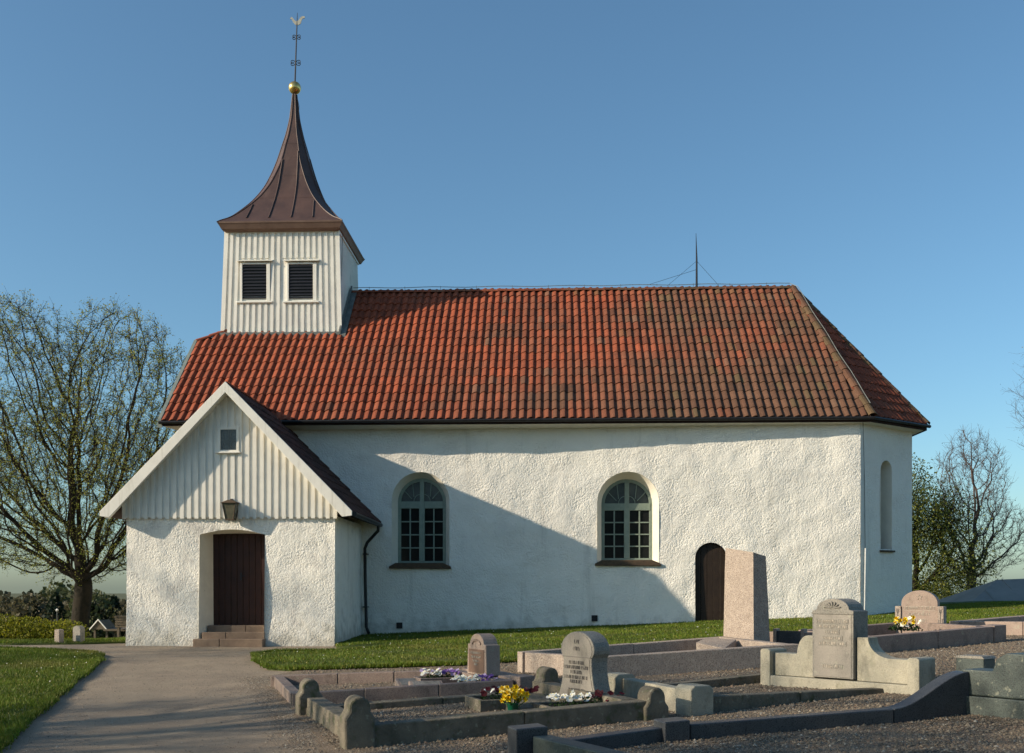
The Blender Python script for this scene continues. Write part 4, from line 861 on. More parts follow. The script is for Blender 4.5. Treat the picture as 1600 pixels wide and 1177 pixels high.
for a0, hh in ((-.16, .47), (Lw+.01, .45)):
    mb = MB(); mb.prism([(a0, -.15), (a0+.15, -.15), (a0+.15, hh-.02), (a0+.12, hh), (a0+.03, hh), (a0, hh-.02)], O-v*.06, u, v, .38); mb.obj('pillar', M['pale'], t, bevel=.01)
hd = [(sa, .15), (sb, .15), (sb, .975), (sb-.06, .99)]+[((sa+sb)/2+(.225)*math.cos(math.pi*k/12), .99+.135*math.sin(math.pi*k/12)) for k in range(1, 12)]+[(sa+.06, .99), (sa, .975)]
mb = MB(); mb.prism(hd, O-v*.035, u, v, .33); mb.obj('stone', M['grey'], t, bevel=.008)
mb = MB(); mb.prism([(sa+.03, .17), (sb-.03, .17), (sb-.03, .93), (sa+.03, .93)], O-v*.04, u, v, .01); mb.obj('dressed_face', M['greyface'], t)
F0 = O-v*.041
for a0, a1, z in ((.67, 1.09, .83), (.68, 1.08, .765), (.79, .97, .70), (.76, 1.01, .625), (.71, 1.06, .56), (.76, 1.01, .28)):
    p = [F0+u*a+Z*zz for a, zz in ((a0-.015, z-.012), (a1+.015, z-.012), (a1+.015, z+.044), (a0-.015, z+.044))]
    q = [x-v*.004 for x in p]; mb = MB(); mb.add(p+q, [(4, 5, 6, 7), (0, 1, 5, 4), (1, 2, 6, 5), (2, 3, 7, 6), (3, 0, 4, 7)]); mb.obj('raised_band', M['grey'], t)
mb = MB(); letters(mb, F0-v*.004, u, -v, [(.67, 1.09, .83), (.68, 1.08, .765), (.79, .97, .70), (.76, 1.01, .625), (.71, 1.06, .56), (.76, 1.01, .28)], hgt=.034, dep=.005); mb.obj('inscription', M['mark'], t)['kind'] = 'stuff'
for k in range(7):
    a = math.pi*(k+.5)/7; cx_ = (sa+sb)/2; mb = MB(); mb.tube([F0+u*(cx_+.03*math.cos(a))+Z*(1.0+.015), F0+u*(cx_+.10*math.cos(a))+Z*(1.005+.075*math.sin(a))-v*.008, F0+u*(cx_+.12*math.cos(a+.12))+Z*(1.0+.085*math.sin(a))], .009, 5); mb.obj('carved_leaf', M['grey'], t)
mb = MB(); mb.prism([(sa-.004, .935), (sb+.004, .935), (sb+.004, .955), (sa-.004, .955)], O-v*.048, u, v, .02); mb.obj('moulding', M['grey'], t)
# --- plot E, big pink kerb and tall slab
quad_kerb('grave_kerb', (.74, 15.2), (3.75, 16.15), (2.98, 18.5), (-.55, 16.75), .19, .33, M['pink'], 'thick rough pink granite kerb enclosing the tall slanted slab', ns=(1, 1, 2, 1))
u, v = frame2((.45, -.89)); O = Vector((2.97, 18.45, G(3.1, 18.2)))
t = empty('gravestone', tuple(O), 'tall rough pink granite slab with a slanted top', 'gravestone', 'gravestones')
b4 = [(0, 0), (.86, 0), (.86, .36), (0, .36)]; t4 = [(.03, .03), (.80, .03), (.80, .29), (.03, .29)]; hs = [1.86, 1.76, 1.70, 1.82]
mb = MB(); nz = 10; vs = []; fs = []
ringp = []
for i in range(nz+1):
    f = i/nz; loop = []
    for k in range(4):
        for j in range(6):
            q = j/6; A0, A1 = Vector(b4[k]), Vector(b4[(k+1) % 4]); T0, T1 = Vector(t4[k]), Vector(t4[(k+1) % 4]); p = A0.lerp(A1, q).lerp(T0.lerp(T1, q), f); z = -.15+(hs[k]+(hs[(k+1) % 4]-hs[k])*q+.15)*f
            nn = noise.noise_vector(Vector((p.x*5, p.y*5+3, z*5)))*(.012 if j else .005); P = O+u*(p.x+nn.x)+v*(p.y+nn.y)+Z*z; loop.append(P)
    vs += loop
for i in range(nz):
    for k in range(24): fs.append((i*24+k, i*24+(k+1) % 24, (i+1)*24+(k+1) % 24, (i+1)*24+k))
fs.append(tuple(range(nz*24, nz*24+24))); mb.add(vs, fs); mb.obj('slab', M['pink'], t)
mb = MB(); kerbz = G(2.7, 18); mb.hexa([(2.35, 17.3, kerbz), (2.75, 16.95, kerbz), (3.05, 17.55, kerbz), (2.6, 17.85, kerbz)], [(2.35, 17.3, kerbz+.30), (2.75, 16.95, kerbz+.22), (3.05, 17.55, kerbz+.34), (2.6, 17.85, kerbz+.36)]); mb.obj('foot_stone', M['pink'], t, bevel=.012)
# --- marker H behind the slab
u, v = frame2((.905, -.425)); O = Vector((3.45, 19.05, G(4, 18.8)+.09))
t = empty('gravestone', tuple(O), 'low pale grave wall with a dark panel behind the tall pink slab', 'gravestone', 'gravestones')
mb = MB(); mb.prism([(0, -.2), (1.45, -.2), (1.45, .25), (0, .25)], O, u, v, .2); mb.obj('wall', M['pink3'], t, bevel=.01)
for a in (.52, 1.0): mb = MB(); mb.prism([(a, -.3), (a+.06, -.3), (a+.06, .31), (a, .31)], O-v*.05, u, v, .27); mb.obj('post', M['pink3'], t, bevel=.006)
mb = MB(); mb.prism([(.585, -.1), (.995, -.1), (.995, .275), (.585, .275)], O-v*.025, u, v, .05); mb.obj('panel', M['darkgran'], t, bevel=.004)  # dark panel set between the two posts
# --- plot F with the star stone
quad_kerb('grave_kerb', (5.2, 17.45), (7.72, 18.75), (7.0, 20.95), (4.55, 19.7), .2, .30, M['pink2'], 'smooth dark red granite kerb below the star gravestone', ns=(2, 1, 2, 1))
kerb_seg(bpy.data.objects['grave_kerb.005'] if 'grave_kerb.005' in bpy.data.objects else None, (7.73, 18.75), (8.0, 18.9), .3, .31, M['pink2'], 'end_block')
u, v = frame2((.85, -.52)); O = Vector((6.62, 20.55, G(7, 20.3)+.06))
t = empty('gravestone', tuple(O), 'rose granite gravestone with a carved star and tulip side pillars', 'gravestone', 'gravestones')
mb = MB(); mb.prism(arch_prof(.66, .62, .24, 14, .09), O, u, v, .2); mb.obj('stone', M['pink3'], t, bevel=.01)
for a in (-.02, .752):
    mb = MB(); mb.prism([(a, 0), (a+.108, 0), (a+.108, .56), (a, .56)], O-v*.03, u, v, .26); p_ = mb.obj('pillar', M['pink'], t, bevel=.008)
    for pts in (((.054, .05), (.054, .3), (.05, .42)), ((.054, .12), (.025, .22), (.02, .3)), ((.054, .12), (.085, .24), (.09, .33)), ((.05, .42), (.03, .46), (.03, .51)), ((.05, .42), (.07, .46), (.075, .51)), ((.05, .42), (.052, .5))):
        mb = MB(); mb.tube([O+u*(a+x)+Z*z-v*.031 for x, z in pts], .006, 4); mb.obj('tulip_line', M['markd'], p_)
st_ = []
for k in range(11):
    a = math.pi/2+math.pi*k/5; rr = .055 if k % 2 == 0 else .024; st_.append(O+u*(.42+rr*math.cos(a))+Z*(.73+rr*math.sin(a))-v*.003)
mb = MB(); mb.tube(st_, .006, 4); mb.obj('carved_star', M['mark'], t)
mb = MB(); letters(mb, O-v*.001, u, -v, [(.15, .69, .50), (.22, .62, .385), (.29, .56, .26)], hgt=.055); mb.obj('inscription', M['mark'], t)['kind'] = 'stuff'
mb = MB()
for a0, a1, z in ((.13, .71, .49), (.27, .58, .25)):
    p = [O+u*a+Z*zz for a, zz in ((a0, z-.012), (a1, z-.012), (a1, z+.065), (a0, z+.065))]; mb.tube(p+[p[0]], .004, 4)
mb.obj('text_border', M['mark'], t)
r = random.Random(31); c = (6.5, 19.7); t = empty('flower_bed', (*c, G(*c)), 'yellow daffodils and pansies at the foot of the star gravestone', 'flower bed', 'planted beds of spring flowers')
leaf_clump('foliage', t, (c[0], c[1], G(*c)+.22), .32, .2, .14, 200, [(.02, .05, .012), (.03, .07, .015)], .06, r, -.5, zflat=True)
for k in range(18):
    P = Vector((c[0]+r.uniform(-.2, .2), c[1]+r.uniform(-.3, .1), G(*c)+.30+r.uniform(.0, .16))); o = link('blossom', BM[r.choice(('yellow', 'yellow', 'cream', 'white'))], t, P); o.rotation_euler = (R(r.uniform(40, 90)), 0, R(r.uniform(-90, 30))); s = r.uniform(.9, 1.3); o.scale = (s, s, s)
# --- plot G at the right edge
quad_kerb('grave_kerb', (9.9, 19.0), (12.6, 20.4), (10.6, 22.6), (7.8, 21.05), .22, .27, M['pink3'], 'sunlit pale pink granite kerb at the right edge', ns=(2, 1, 2, 2))
# --- small stones beyond the path
for c, wq, lab in (((-11.86, 24.95), .17, 'narrow pale gravestone near the hedge beyond the path'), ((-11.5, 25.25), .27, 'rounded grey gravestone near the big tree trunk')):
    u2, v2 = frame2((.9, -.44)); t = empty('gravestone', (*c, G(*c)), lab, 'gravestone', 'gravestones'); mb = MB(); mb.prism(arch_prof(wq, .36, .09 if wq > .2 else .02), Vector((c[0]-wq/2, c[1], G(*c)-.02)), u2, v2, .14); mb.obj('stone', M['grey' if wq > .2 else 'pink'], t, bevel=.012)
    mb = MB(); mb.prism([(-.03, -.03), (wq+.03, -.03), (wq+.03, .05), (-.03, .05)], Vector((c[0]-wq/2, c[1]-.02, G(*c))), u2, v2, .18); mb.obj('base', M['conc'], t, bevel=.01)

# ------------------------------------------------------------------ trees
def grow(mb, r, p, d, L, rad, depth, tips, K, env=None):
    ns = 4 if depth < 3 else 3; pts = [p]; rr = [rad]; q = p; dd = d
    rend = rad*K['taper']
    for i in range(ns):
        dd = (dd+Vector((r.gauss(0, 1), r.gauss(0, 1), r.gauss(0, 1)))*K['wander']*(.5+.25*depth)*.5+Vector((0, 0, K['up']*(1 if depth < 3 else .5)))).normalized()
        q = q+dd*(L/ns); pts.append(q); rr.append(rad+(rend-rad)*(i+1)/ns)
    mb.tube(pts, rr, 8 if rad > .08 else (5 if rad > .02 else 3), cap=False)
    if depth >= K['maxd'] or rad < K['minr']:
        tips.append((q, dd)); tips.append((pts[1], dd)); return
    if env and not env(q) and depth > 1:
        if rad < .02: tips.append((q, dd)); return
        L *= .6; rend *= .5
    nside = r.choice(K['side'])
    for k in range(nside):
        f = r.uniform(.3, .98); i = min(ns-1, int(f*ns)); base = pts[i].lerp(pts[i+1], f*ns-i)
        ax = dd.orthogonal().normalized(); ax = Matrix.Rotation(r.uniform(0, 6.283), 3, dd) @ ax
        cd_ = (Matrix.Rotation(R(r.uniform(*K['ang'])), 3, ax) @ dd).normalized()
        grow(mb, r, base, cd_, L*r.uniform(.55, .82)*K['lr'], (rr[i]+(rr[i+1]-rr[i])*(f*ns-i))*r.uniform(.42, .68), depth+1, tips, K, env)
    for k in range(2 if r.random() < .55 else 1):
        ax = Matrix.Rotation(r.uniform(0, 6.283), 3, dd) @ dd.orthogonal().normalized()
        cd_ = Matrix.Rotation(R(r.uniform(8, 28)), 3, ax) @ dd
        grow(mb, r, q, cd_.normalized(), L*r.uniform(.7, .92)*K['lr'], rend*(.95 if k == 0 else .75), depth+1, tips, K, env)
def tree(name, base, stems, K, seed, label, group=None, leaves=0, cols=((.16, .17, .03),), lsize=.05, spread=.12, bark='bark', trunk=None, env=None, cat='tree'):
    r = random.Random(seed); mb = MB(); tips = []; base = Vector(base)
    if trunk: mb.tube([base+Vector(a) for a, _ in trunk], [b for _, b in trunk], 12)
    for off, d, L, rad in stems: grow(mb, r, base+Vector(off), Vector(d).normalized(), L, rad, 1, tips, K, env)
    t = empty(name, tuple(base), label, cat, group); mb.obj('trunk', M[bark], t, smooth=True)
    if leaves:
        V = []; Tn = []
        for _ in range(leaves):
            q, d = r.choice(tips); P = q+Vector((r.gauss(0, 1), r.gauss(0, 1), r.gauss(0, 1)))*spread; n = Vector((r.gauss(0, 1), r.gauss(0, 1), r.gauss(0, 1))).normalized(); e = n.orthogonal().normalized(); f = n.cross(e); s = lsize*r.uniform(.5, 1.4)
            V += [P-e*s*.5, P+f*s*.35, P+e*s*.5, P-f*s*.35]; c = Vector(r.choice(cols))*r.uniform(.7, 1.3); Tn += [tuple(c)]*4
        V = np.array([tuple(a) for a in V]); link('crown', npmesh('crown', V, np.arange(len(V)).reshape(-1, 4), M['leaf'], np.array(Tn)), t)
    return t, len(tips)
def colony(name, base, blobs, natt, step, trunk_pts, seed, label, rtrunk, group=None, infl=3.0, kill=.55, twigs=3, tl=(.15, .4), leaves=0, cols=((.2, .2, .04),), lsize=.06, bark='bark', jitter=.25, up=.06, tipr=.006):
    """branches grown towards points spread through the crown volume"""
    r = np.random.RandomState(seed); base = np.array(base, float); A = []
    wts = np.array([b[3]*b[4]*b[5] for b in blobs]); wts /= wts.sum()
    for b, w_ in zip(blobs, wts):
        n = int(natt*w_); P = r.normal(0, 1, (n, 3)); P /= np.linalg.norm(P, axis=1)[:, None]; P *= r.uniform(.15, 1, (n, 1))**.42
        A.append(P*np.array(b[3:6])+np.array(b[:3]))
    A = np.concatenate(A)+base; nodes = []; par = []
    prev = -1
    for q in trunk_pts: nodes.append(base+np.array(q)); par.append(prev); prev = len(nodes)-1
    N = np.array(nodes); d = np.linalg.norm(A[:, None]-N[None], axis=2); ni = d.argmin(1); nd = d.min(1); kids = [0]*len(nodes)
    for it in range(160):
        act = nd < infl*(3 if it < 12 else 1)
        if not act.any(): break
        acc = {}
        V = A[act]-np.array(nodes)[ni[act]]; V /= np.linalg.norm(V, axis=1)[:, None]+1e-9
        S = np.zeros((len(nodes), 3)); np.add.at(S, ni[act], V)
        idx = np.unique(ni[act]); new = []
        for i in idx:
            if kids[i] >= 3: continue
            v = S[i]; l = np.linalg.norm(v)
            if l < 1e-6: continue
            v = v/l+r.normal(0, jitter, 3); v[2] += up; v /= np.linalg.norm(v)
            kids[i] += 1; nodes.append(nodes[i]+v*step); par.append(i); kids.append(0); new.append(len(nodes)-1)
        if not new: break
        Nn_ = np.array([nodes[k] for k in new]); dd = np.linalg.norm(A[:, None]-Nn_[None], axis=2); k = dd.argmin(1); m_ = dd[np.arange(len(A)), k]
        b = m_ < nd; nd = np.where(b, m_, nd); ni = np.where(b, np.array(new)[k], ni)
        keep = nd > kill; A = A[keep]; nd = nd[keep]; ni = ni[keep]
        if len(A) == 0: break
    n = len(nodes); ch = [[] for _ in range(n)]
    for i, p in enumerate(par):
        if p >= 0: ch[p].append(i)
    cnt = np.zeros(n)
    for i in range(n-1, -1, -1):
        if not ch[i]: cnt[i] = 1
        if par[i] >= 0: cnt[par[i]] += cnt[i]
    ex = math.log(max(rtrunk/tipr, 2))/math.log(max(cnt[0], 2)); rad = tipr*cnt**ex
    X = np.array(nodes); X2 = X.copy()
    for i in range(len(trunk_pts), n):
        if ch[i]: X2[i] = .5*X[i]+.25*X[par[i]]+.25*X[max(ch[i], key=lambda c: cnt[c])]
    X = X2; mb = MB(); stack_ = [(0, -1)]
    while stack_:
        i, p = stack_.pop(); pts = []; rr = []
        if p >= 0: pts.append(X[p]); rr.append(min(rad[p], rad[i]*1.25))
        while True:
            pts.append(X[i]); rr.append(rad[i])
            if not ch[i]: break
            c = max(ch[i], key=lambda c: cnt[c])
            for o_ in ch[i]:
                if o_ != c: stack_.append((o_, i))
            i = c
        if len(pts) > 1:
            if p < 0: rr[0] *= 1.35; rr[1] *= 1.12
            rm = max(rr); mb.tube(pts, rr, 10 if rm > .1 else (6 if rm > .03 else (4 if rm > .012 else 3)), cap=False)
    tips = []
    for i in range(len(trunk_pts), n):
        if rad[i] < tipr*3.2:
            dirn = X[i]-X[par[i]]; dirn /= np.linalg.norm(dirn)+1e-9
            for _ in range(twigs):
                v = dirn+r.normal(0, .6, 3); v[2] += .15; v /= np.linalg.norm(v); L = r.uniform(*tl); m1 = X[i]+v*L*.5+r.normal(0, .03, 3); e = X[i]+v*L+r.normal(0, .05, 3); e[2] += .03
                mb.tube([X[i], m1, e], [tipr*.75, tipr*.6, tipr*.4], 3, cap=False); tips.append(e); tips.append(m1)
    t = empty(name, tuple(base), label, 'tree', group); mb.obj('trunk', M[bark], t, smooth=True)
    if leaves and tips:
        tips = np.array(tips); C = tips[r.randint(0, len(tips), leaves)]+r.normal(0, .05, (leaves, 3)); d1 = r.normal(0, 1, (leaves, 3)); d1 /= np.linalg.norm(d1, axis=1)[:, None]; d2 = np.cross(d1, r.normal(0, 1, (leaves, 3))); d2 /= np.linalg.norm(d2, axis=1)[:, None]; sz_ = lsize*r.uniform(.5, 1.4, (leaves, 1))
        Q = np.stack([C-d1*sz_*.5, C+d2*sz_*.35, C+d1*sz_*.5, C-d2*sz_*.35], 1).reshape(-1, 3); cl = np.array(cols)[r.randint(0, len(cols), leaves)]*r.uniform(.7, 1.3, (leaves, 1))
        link('crown', npmesh('crown', Q, np.arange(len(Q)).reshape(-1, 4), M['leaf'], np.repeat(cl, 4, 0)), t)
    return t, n
KB = dict(taper=.66, wander=.20, up=.05, maxd=7, minr=.004, side=(1, 2, 2, 3), ang=(28, 62), lr=.97)
bx, by = -16.5, 36.3; bz0 = G(bx, by)-drop(bx, by)
KL = dict(KB, maxd=8, side=(2, 2, 3), minr=.0035, lr=.9, wander=.24, up=.04)
YG = ((.30, .32, .06), (.38, .37, .08), (.23, .26, .045), (.31, .26, .08))
_, n1 = colony('tree', (bx, by, bz0), [(-2.3, 0, 8.6, 2.7, 2.6, 3.6), (1.4, 0, 8.3, 2.6, 2.6, 3.6), (-.6, 0, 5.8, 4.5, 3.2, 3.0), (-3.6, 0, 5.0, 2.2, 2.2, 2.2), (2.2, 0, 5.2, 1.8, 2.2, 2.6), (-.4, 0, 3.2, 3.5, 2.4, 1.0)], 7200, .24, [(0, 0, -.5), (0, 0, .3), (.04, 0, .8), (.09, 0, 1.3), (.15, 0, 1.75)], 4,
    'big budding tree with many stems left of the porch', .31, infl=2.4, kill=.25, twigs=5, tl=(.15, .42), leaves=80000, cols=YG, lsize=.055, up=.13, tipr=.007)
def T0(x, y): return T(x, y)-.1
KR = dict(KB, wander=.28, up=.07, maxd=8, lr=.93, side=(2, 2, 3), minr=.0035)
_, n2 = colony('bare_tree', (19.0, 48.5, T0(19.0, 48.5)), [(0, 0, 5.6, 1.7, 1.7, 2.9), (.5, 0, 3.6, 2.2, 1.8, 1.9), (-.9, 0, 3.4, 1.4, 1.5, 2.2)], 2600, .2, [(0, 0, -.5), (-.02, 0, .4), (-.05, 0, 1.0), (-.02, 0, 1.6)], 9,
    'bare grey tree standing behind the grey shed roof', .21, infl=2.2, kill=.28, twigs=4, tl=(.15, .5), tipr=.008, leaves=1500, cols=((.16, .12, .07), (.18, .16, .08)), lsize=.05, bark='bark2', jitter=.35)
KD = dict(KB, maxd=6, side=(2, 2, 3))
rr = random.Random(8)
t, _ = tree('leafy_tree', (15.7, 46.5, T0(15.7, 46.5)), [((0, 0, .5), (.1, 0, 1), 2.0, .16), ((0, 0, .5), (-.6, 0, 1), 1.8, .12), ((0, 0, .5), (.7, .1, .8), 1.7, .12)], KD, 21, 'dense green leafy tree close behind the apse corner', leaves=16000, cols=((.10, .13, .025), (.17, .18, .035), (.06, .08, .02)), lsize=.09, spread=.35)
for k, (cx_, cz, rx, rz, n) in enumerate(((15.6, 4.4, 1.6, 1.9, 2600), (16.1, 2.4, 2.0, 1.6, 3200), (15.2, 5.8, 1.1, 1.5, 1300), (16.9, .9, 1.7, 1.3, 2600), (15.9, .2, 2.2, 1.4, 2600))):
    leaf_clump('crown', t, (cx_, 46.3, cz), rx, 1.5, rz, int(n*1.5), [(.09, .12, .02), (.16, .18, .03), (.22, .22, .045), (.05, .07, .015)], .085, rr)
KE = dict(KB, wander=.24, maxd=7)
colony('bare_tree', (23.7, 45.5, T0(23.7, 45.5)), [(0, 0, 9.5, 3.6, 3.0, 4.2), (-1.9, 0, 9.0, 2.7, 2.4, 3.0)], 2000, .28, [(0, 0, -.5), (0, 0, .8), (0, 0, 1.8), (.05, 0, 2.8), (0, 0, 3.8)], 17, 'bare tree at the right edge reaching twigs into view', .36, infl=2.8, kill=.5, twigs=3, tl=(.2, .6), leaves=1200, cols=((.14, .12, .06),), lsize=.05, bark='bark2', jitter=.35)
# trees left of the picture whose shade falls across the yard
SH_L = 'tree outside the left edge shading the yard'
tree('shade_tree', (-16.5, .5, G(-16, 0)), [((0, 0, 2.2), (0, .2, 1), 2.5, .22), ((0, 0, 2.2), (.5, -.3, 1), 2.4, .2), ((0, 0, 2.0), (-.5, .1, 1), 2.4, .2), ((0, 0, 2.2), (0, -.6, .8), 2.2, .16)], KD, 3, SH_L+', dense crown', 'trees left of the picture', leaves=9000, cols=((.05, .08, .02),), lsize=.2, spread=.35, trunk=[((0, 0, -.3), .42), ((0, 0, 1), .33), ((0, 0, 2.4), .28)])
tree('shade_tree', (-19, 6.6, G(-19, 6.6)), [((0, 0, 2.0), (0, .2, 1), 2.6, .22), ((0, 0, 2.1), (.5, .3, 1), 2.4, .18), ((0, 0, 2.0), (-.4, -.3, 1), 2.4, .2)], KB, 23, SH_L+', bare branches', 'trees left of the picture', leaves=5000, cols=YG, lsize=.06, spread=.15, trunk=[((0, 0, -.3), .40), ((0, 0, 1), .32), ((0, 0, 2.2), .27)])
colony('shade_tree', (-47, 9.6, T(-47, 9.6)-.1), [(0, 0, 15, 4.6, 4.2, 6.0), (0, -2, 11, 3.6, 3.6, 4.0)], 1200, .5, [(0, 0, -.5), (0, 0, 1.5), (0, 0, 3), (0, 0, 4.5), (0, 0, 6)], 29, SH_L+', farthest', .45, 'trees left of the picture', infl=4, kill=.8, twigs=3, tl=(.3, .8), leaves=9000, cols=YG, lsize=.13)
for k, (x, y, sc) in enumerate(((-9, -7, 1.), (1, -13, 1.15), (11, -9, 1.05), (-24, -3, 1.1), (20, -3, 1.))):  # added out of view to cut sky light reaching the shaded walls
    t, _ = tree('shade_tree', (x, y, G(x, y)-.1), [((0, 0, 2.2*sc), (0, .2, 1), 2.5*sc, .22), ((0, 0, 2.2*sc), (.5, -.3, 1), 2.4*sc, .2), ((0, 0, 2.0*sc), (-.5, .1, 1), 2.4*sc, .2), ((0, 0, 2.2*sc), (.2, -.6, .8), 2.2*sc, .16)], KD, 40+k, ('unseen tree added behind the viewer on the near left to screen sky light', 'unseen tree added straight behind the viewer to screen sky light', 'unseen tree added behind the viewer on the right to screen sky light', 'unseen tree added far behind the viewer on the left to screen sky light', 'unseen tree added far to the right of the viewer to screen sky light')[k], 'unseen trees added to screen sky light', leaves=7000, cols=((.05, .08, .02),), lsize=.26, spread=.4, trunk=[((0, 0, -.3), .42), ((0, 0, 1), .33), ((0, 0, 2.4*sc), .28)])

# ------------------------------------------------------------------ background
r = random.Random(41); hx, hy = -15.4, 27.2; t = empty('hedge', (hx, hy, G(hx, hy)), 'yellow green clipped hedge at the left edge', 'hedge')
zb_ = G(hx, hy)-drop(hx, hy)
for k in range(7):
    x = hx-2.6+k*.86; hgt = 1.12-.085*k+r.uniform(-.05, .05)
    leaf_clump('foliage', t, (x, hy+r.uniform(-.1, .1), zb_+hgt*.45), .75, .6, hgt*.55, 2600, [(.20, .21, .012), (.30, .28, .02), (.11, .13, .012)], .06, r)
mb = MB()
for k in range(24): x = hx-2.8+k*.24; mb.tube([(x, hy, zb_-.1), (x+r.uniform(-.2, .2), hy+r.uniform(-.3, .3), zb_+.7)], .012, 4)
mb.obj('stems', M['bark'], t)
mb = MB(); lp = empty('lamp_post', (-13.52, 28.4, T0(-13.52, 28.4)), 'thin pale pole standing behind the small gravestones', 'pole'); mb.tube([(-13.52, 28.4, -.5), (-13.52, 28.4, .7)], .012, 5); mb.obj('pole', M['lead'], lp); mb = MB(); mb.lathe([(.02, 0), (.04, .03), (.02, .07)], (-13.52, 28.4, .68), 8); mb.obj('head', M['white'], lp)
# open timber shelter and stacked boards beyond the churchyard
sx, sy = -17.0, 38.5; sz = T0(sx, sy)-.1
t = empty('timber_shelter', (sx, sy, sz), 'low timber shelter with white gable trim between the tree trunk and the porch', 'shelter')
for dx in (.05, .5, .95, 1.4): mb = MB(); mb.box((sx+dx, sy, sz), (sx+dx+.07, sy+.07, -.2)); mb.obj('post', M['wood'], t)
mb = MB(); mb.hexa([(sx+.5, sy-.2, -.26), (sx+2.2, sy-.2, -.26), (sx+2.2, sy+1.2, -.18), (sx+.5, sy+1.2, -.18)], [(sx+.5, sy-.2, -.19), (sx+2.2, sy-.2, -.19), (sx+2.2, sy+1.2, -.1), (sx+.5, sy+1.2, -.1)]); mb.obj('roof', M['wood'], t)
mb = MB(); mb.add([(sx, sy-.15, -.2), (sx+.6, sy-.15, -.2), (sx+.3, sy-.15, .14), (sx, sy+.8, -.2), (sx+.6, sy+.8, -.2), (sx+.3, sy+.8, .14)], [(0, 1, 2), (0, 2, 5, 3), (1, 4, 5, 2), (3, 5, 4)]); mb.obj('gable_roof', M['wood'], t)
for a, b in (((sx-.05, -.24), (sx+.31, .17)), ((sx+.65, -.24), (sx+.29, .17))): mb = MB(); mb.tube([(a[0], sy-.18, a[1]), (b[0], sy-.18, b[1])], .025, 4); mb.obj('gable_trim', M['white'], t)
for k in range(3):
    mb = MB(); mb.tube([(sx+.6+k*.4, sy+.1, sz), (sx+.85+k*.4, sy+.1, -.22)], .03, 4); mb.obj('brace', M['wood'], t)
px_ = -15.95; t = empty('plank_stack', (px_, 38.2, T0(px_, 38.2)), 'stack of weathered planks seen beside the porch wall corner', 'plank stack')
for k in range(5): mb = MB(); z = -.12+k*.09; mb.box((px_+r.uniform(-.03, .03), 38.05, z), (px_+1.2, 38.25, z+.07)); mb.obj('plank', M['wood'], t)
for x in (px_+.06, px_+.9): mb = MB(); mb.box((x, 38.06, T0(px_, 38.2)-.2), (x+.08, 38.2, -.121)); mb.obj('support', M['wood'], t)
# grey shed behind the right lawn
t = empty('shed', (20, 40.5, T0(20, 40.5)), 'low shed with a hipped grey metal roof behind the right lawn', 'shed')
zr, ze = 1.86, .50; e0, e1, ya, yb = 14.5, 27, 38.0, 43.0
mb = MB(); mb.add([(e0, ya, ze), (e1, ya, ze), (e1, yb, ze), (e0, yb, ze), (16.8, 40.5, zr-.22), (25, 40.5, zr+.1)], [(0, 1, 5, 4), (1, 2, 5), (2, 3, 4, 5), (3, 0, 4), (3, 2, 1, 0)]); mb.obj('roof', M['shedroof'], t)
zg = T0(20, 40)-.3
mb = MB(); mb.box((e0+.3, ya+.3, zg), (e1-.3, yb-.3, ze-.01)); mb.obj('wall', M['wood'], t)
mb = MB(); mb.tube([(e0, ya, ze-.02), (e1, ya, ze-.02)], .05, 6); mb.obj('gutter', M['black'], t)
for k in range(13): x = e0+.5+k*.98; f = min(1, (x-e0)/2.3); mb = MB(); mb.tube([(x, ya-.01, ze+.015), (x if x > 16.8 else x, ya+2.48*f, ze+(zr-.2-ze)*f+.015+.02*max(0, (x-16.8)/8))], .014, 4); mb.obj('roof_seam', M['shedroof'], t)
# far wood
rf_ = np.random.RandomState(5); V = []; Tn = []
trees_far = []
for k in range(480):
    d = rf_.uniform(115, 300); px = rf_.uniform(-140, 260) if k < 310 else (rf_.uniform(-620, -140) if k < 440 else rf_.uniform(1380, 1800)); a = (px-800)/1650; x = d*a-d*.0375; y = d
    trees_far.append((x, y, (7.2+(d-115)*.034)*rf_.uniform(.82, 1.1)*(1.35 if rf_.rand() < .1 else 1), rf_.rand()))
for x, y, h, q in trees_far:
    z0 = T(x, y); n = 560; P = rf_.normal(0, 1, (n, 3)); P /= np.linalg.norm(P, axis=1)[:, None]; P *= rf_.uniform(.55, 1, (n, 1))**.5
    con = q < .3; P[:, 0] *= h*(.22 if con else .36); P[:, 1] *= h*(.22 if con else .36); P[:, 2] *= h*.42
    if con: s_ = (1-.85*(P[:, 2]/(h*.42)*.5+.5))[:, None]*1.5; P[:, :2] *= s_
    C = P+np.array([x, y, z0+h*.58]); base = np.array((.020, .032, .014) if con else ((.10, .085, .045) if q < .7 else (.085, .095, .035)))
    s = h*.030*rf_.uniform(.6, 1.5, (n, 1)); d1 = rf_.normal(0, 1, (n, 3)); d1 /= np.linalg.norm(d1, axis=1)[:, None]; d2 = np.cross(d1, rf_.normal(0, 1, (n, 3))); d2 /= np.linalg.norm(d2, axis=1)[:, None]
    Q = np.stack([C-d1*s, C+d2*s*.8, C+d1*s, C-d2*s*.8], 1).reshape(-1, 3); V.append(Q); Tn.append(np.repeat(base*rf_.uniform(.7, 1.3, (n, 1)), 4, 0))
V = np.concatenate(V); o = link('far_wood', npmesh('far_wood', V, np.arange(len(V)).reshape(-1, 4), M['leaf'], np.concatenate(Tn))); tag(o, 'distant mixed wood below the churchyard hill', 'wood', kind='stuff')

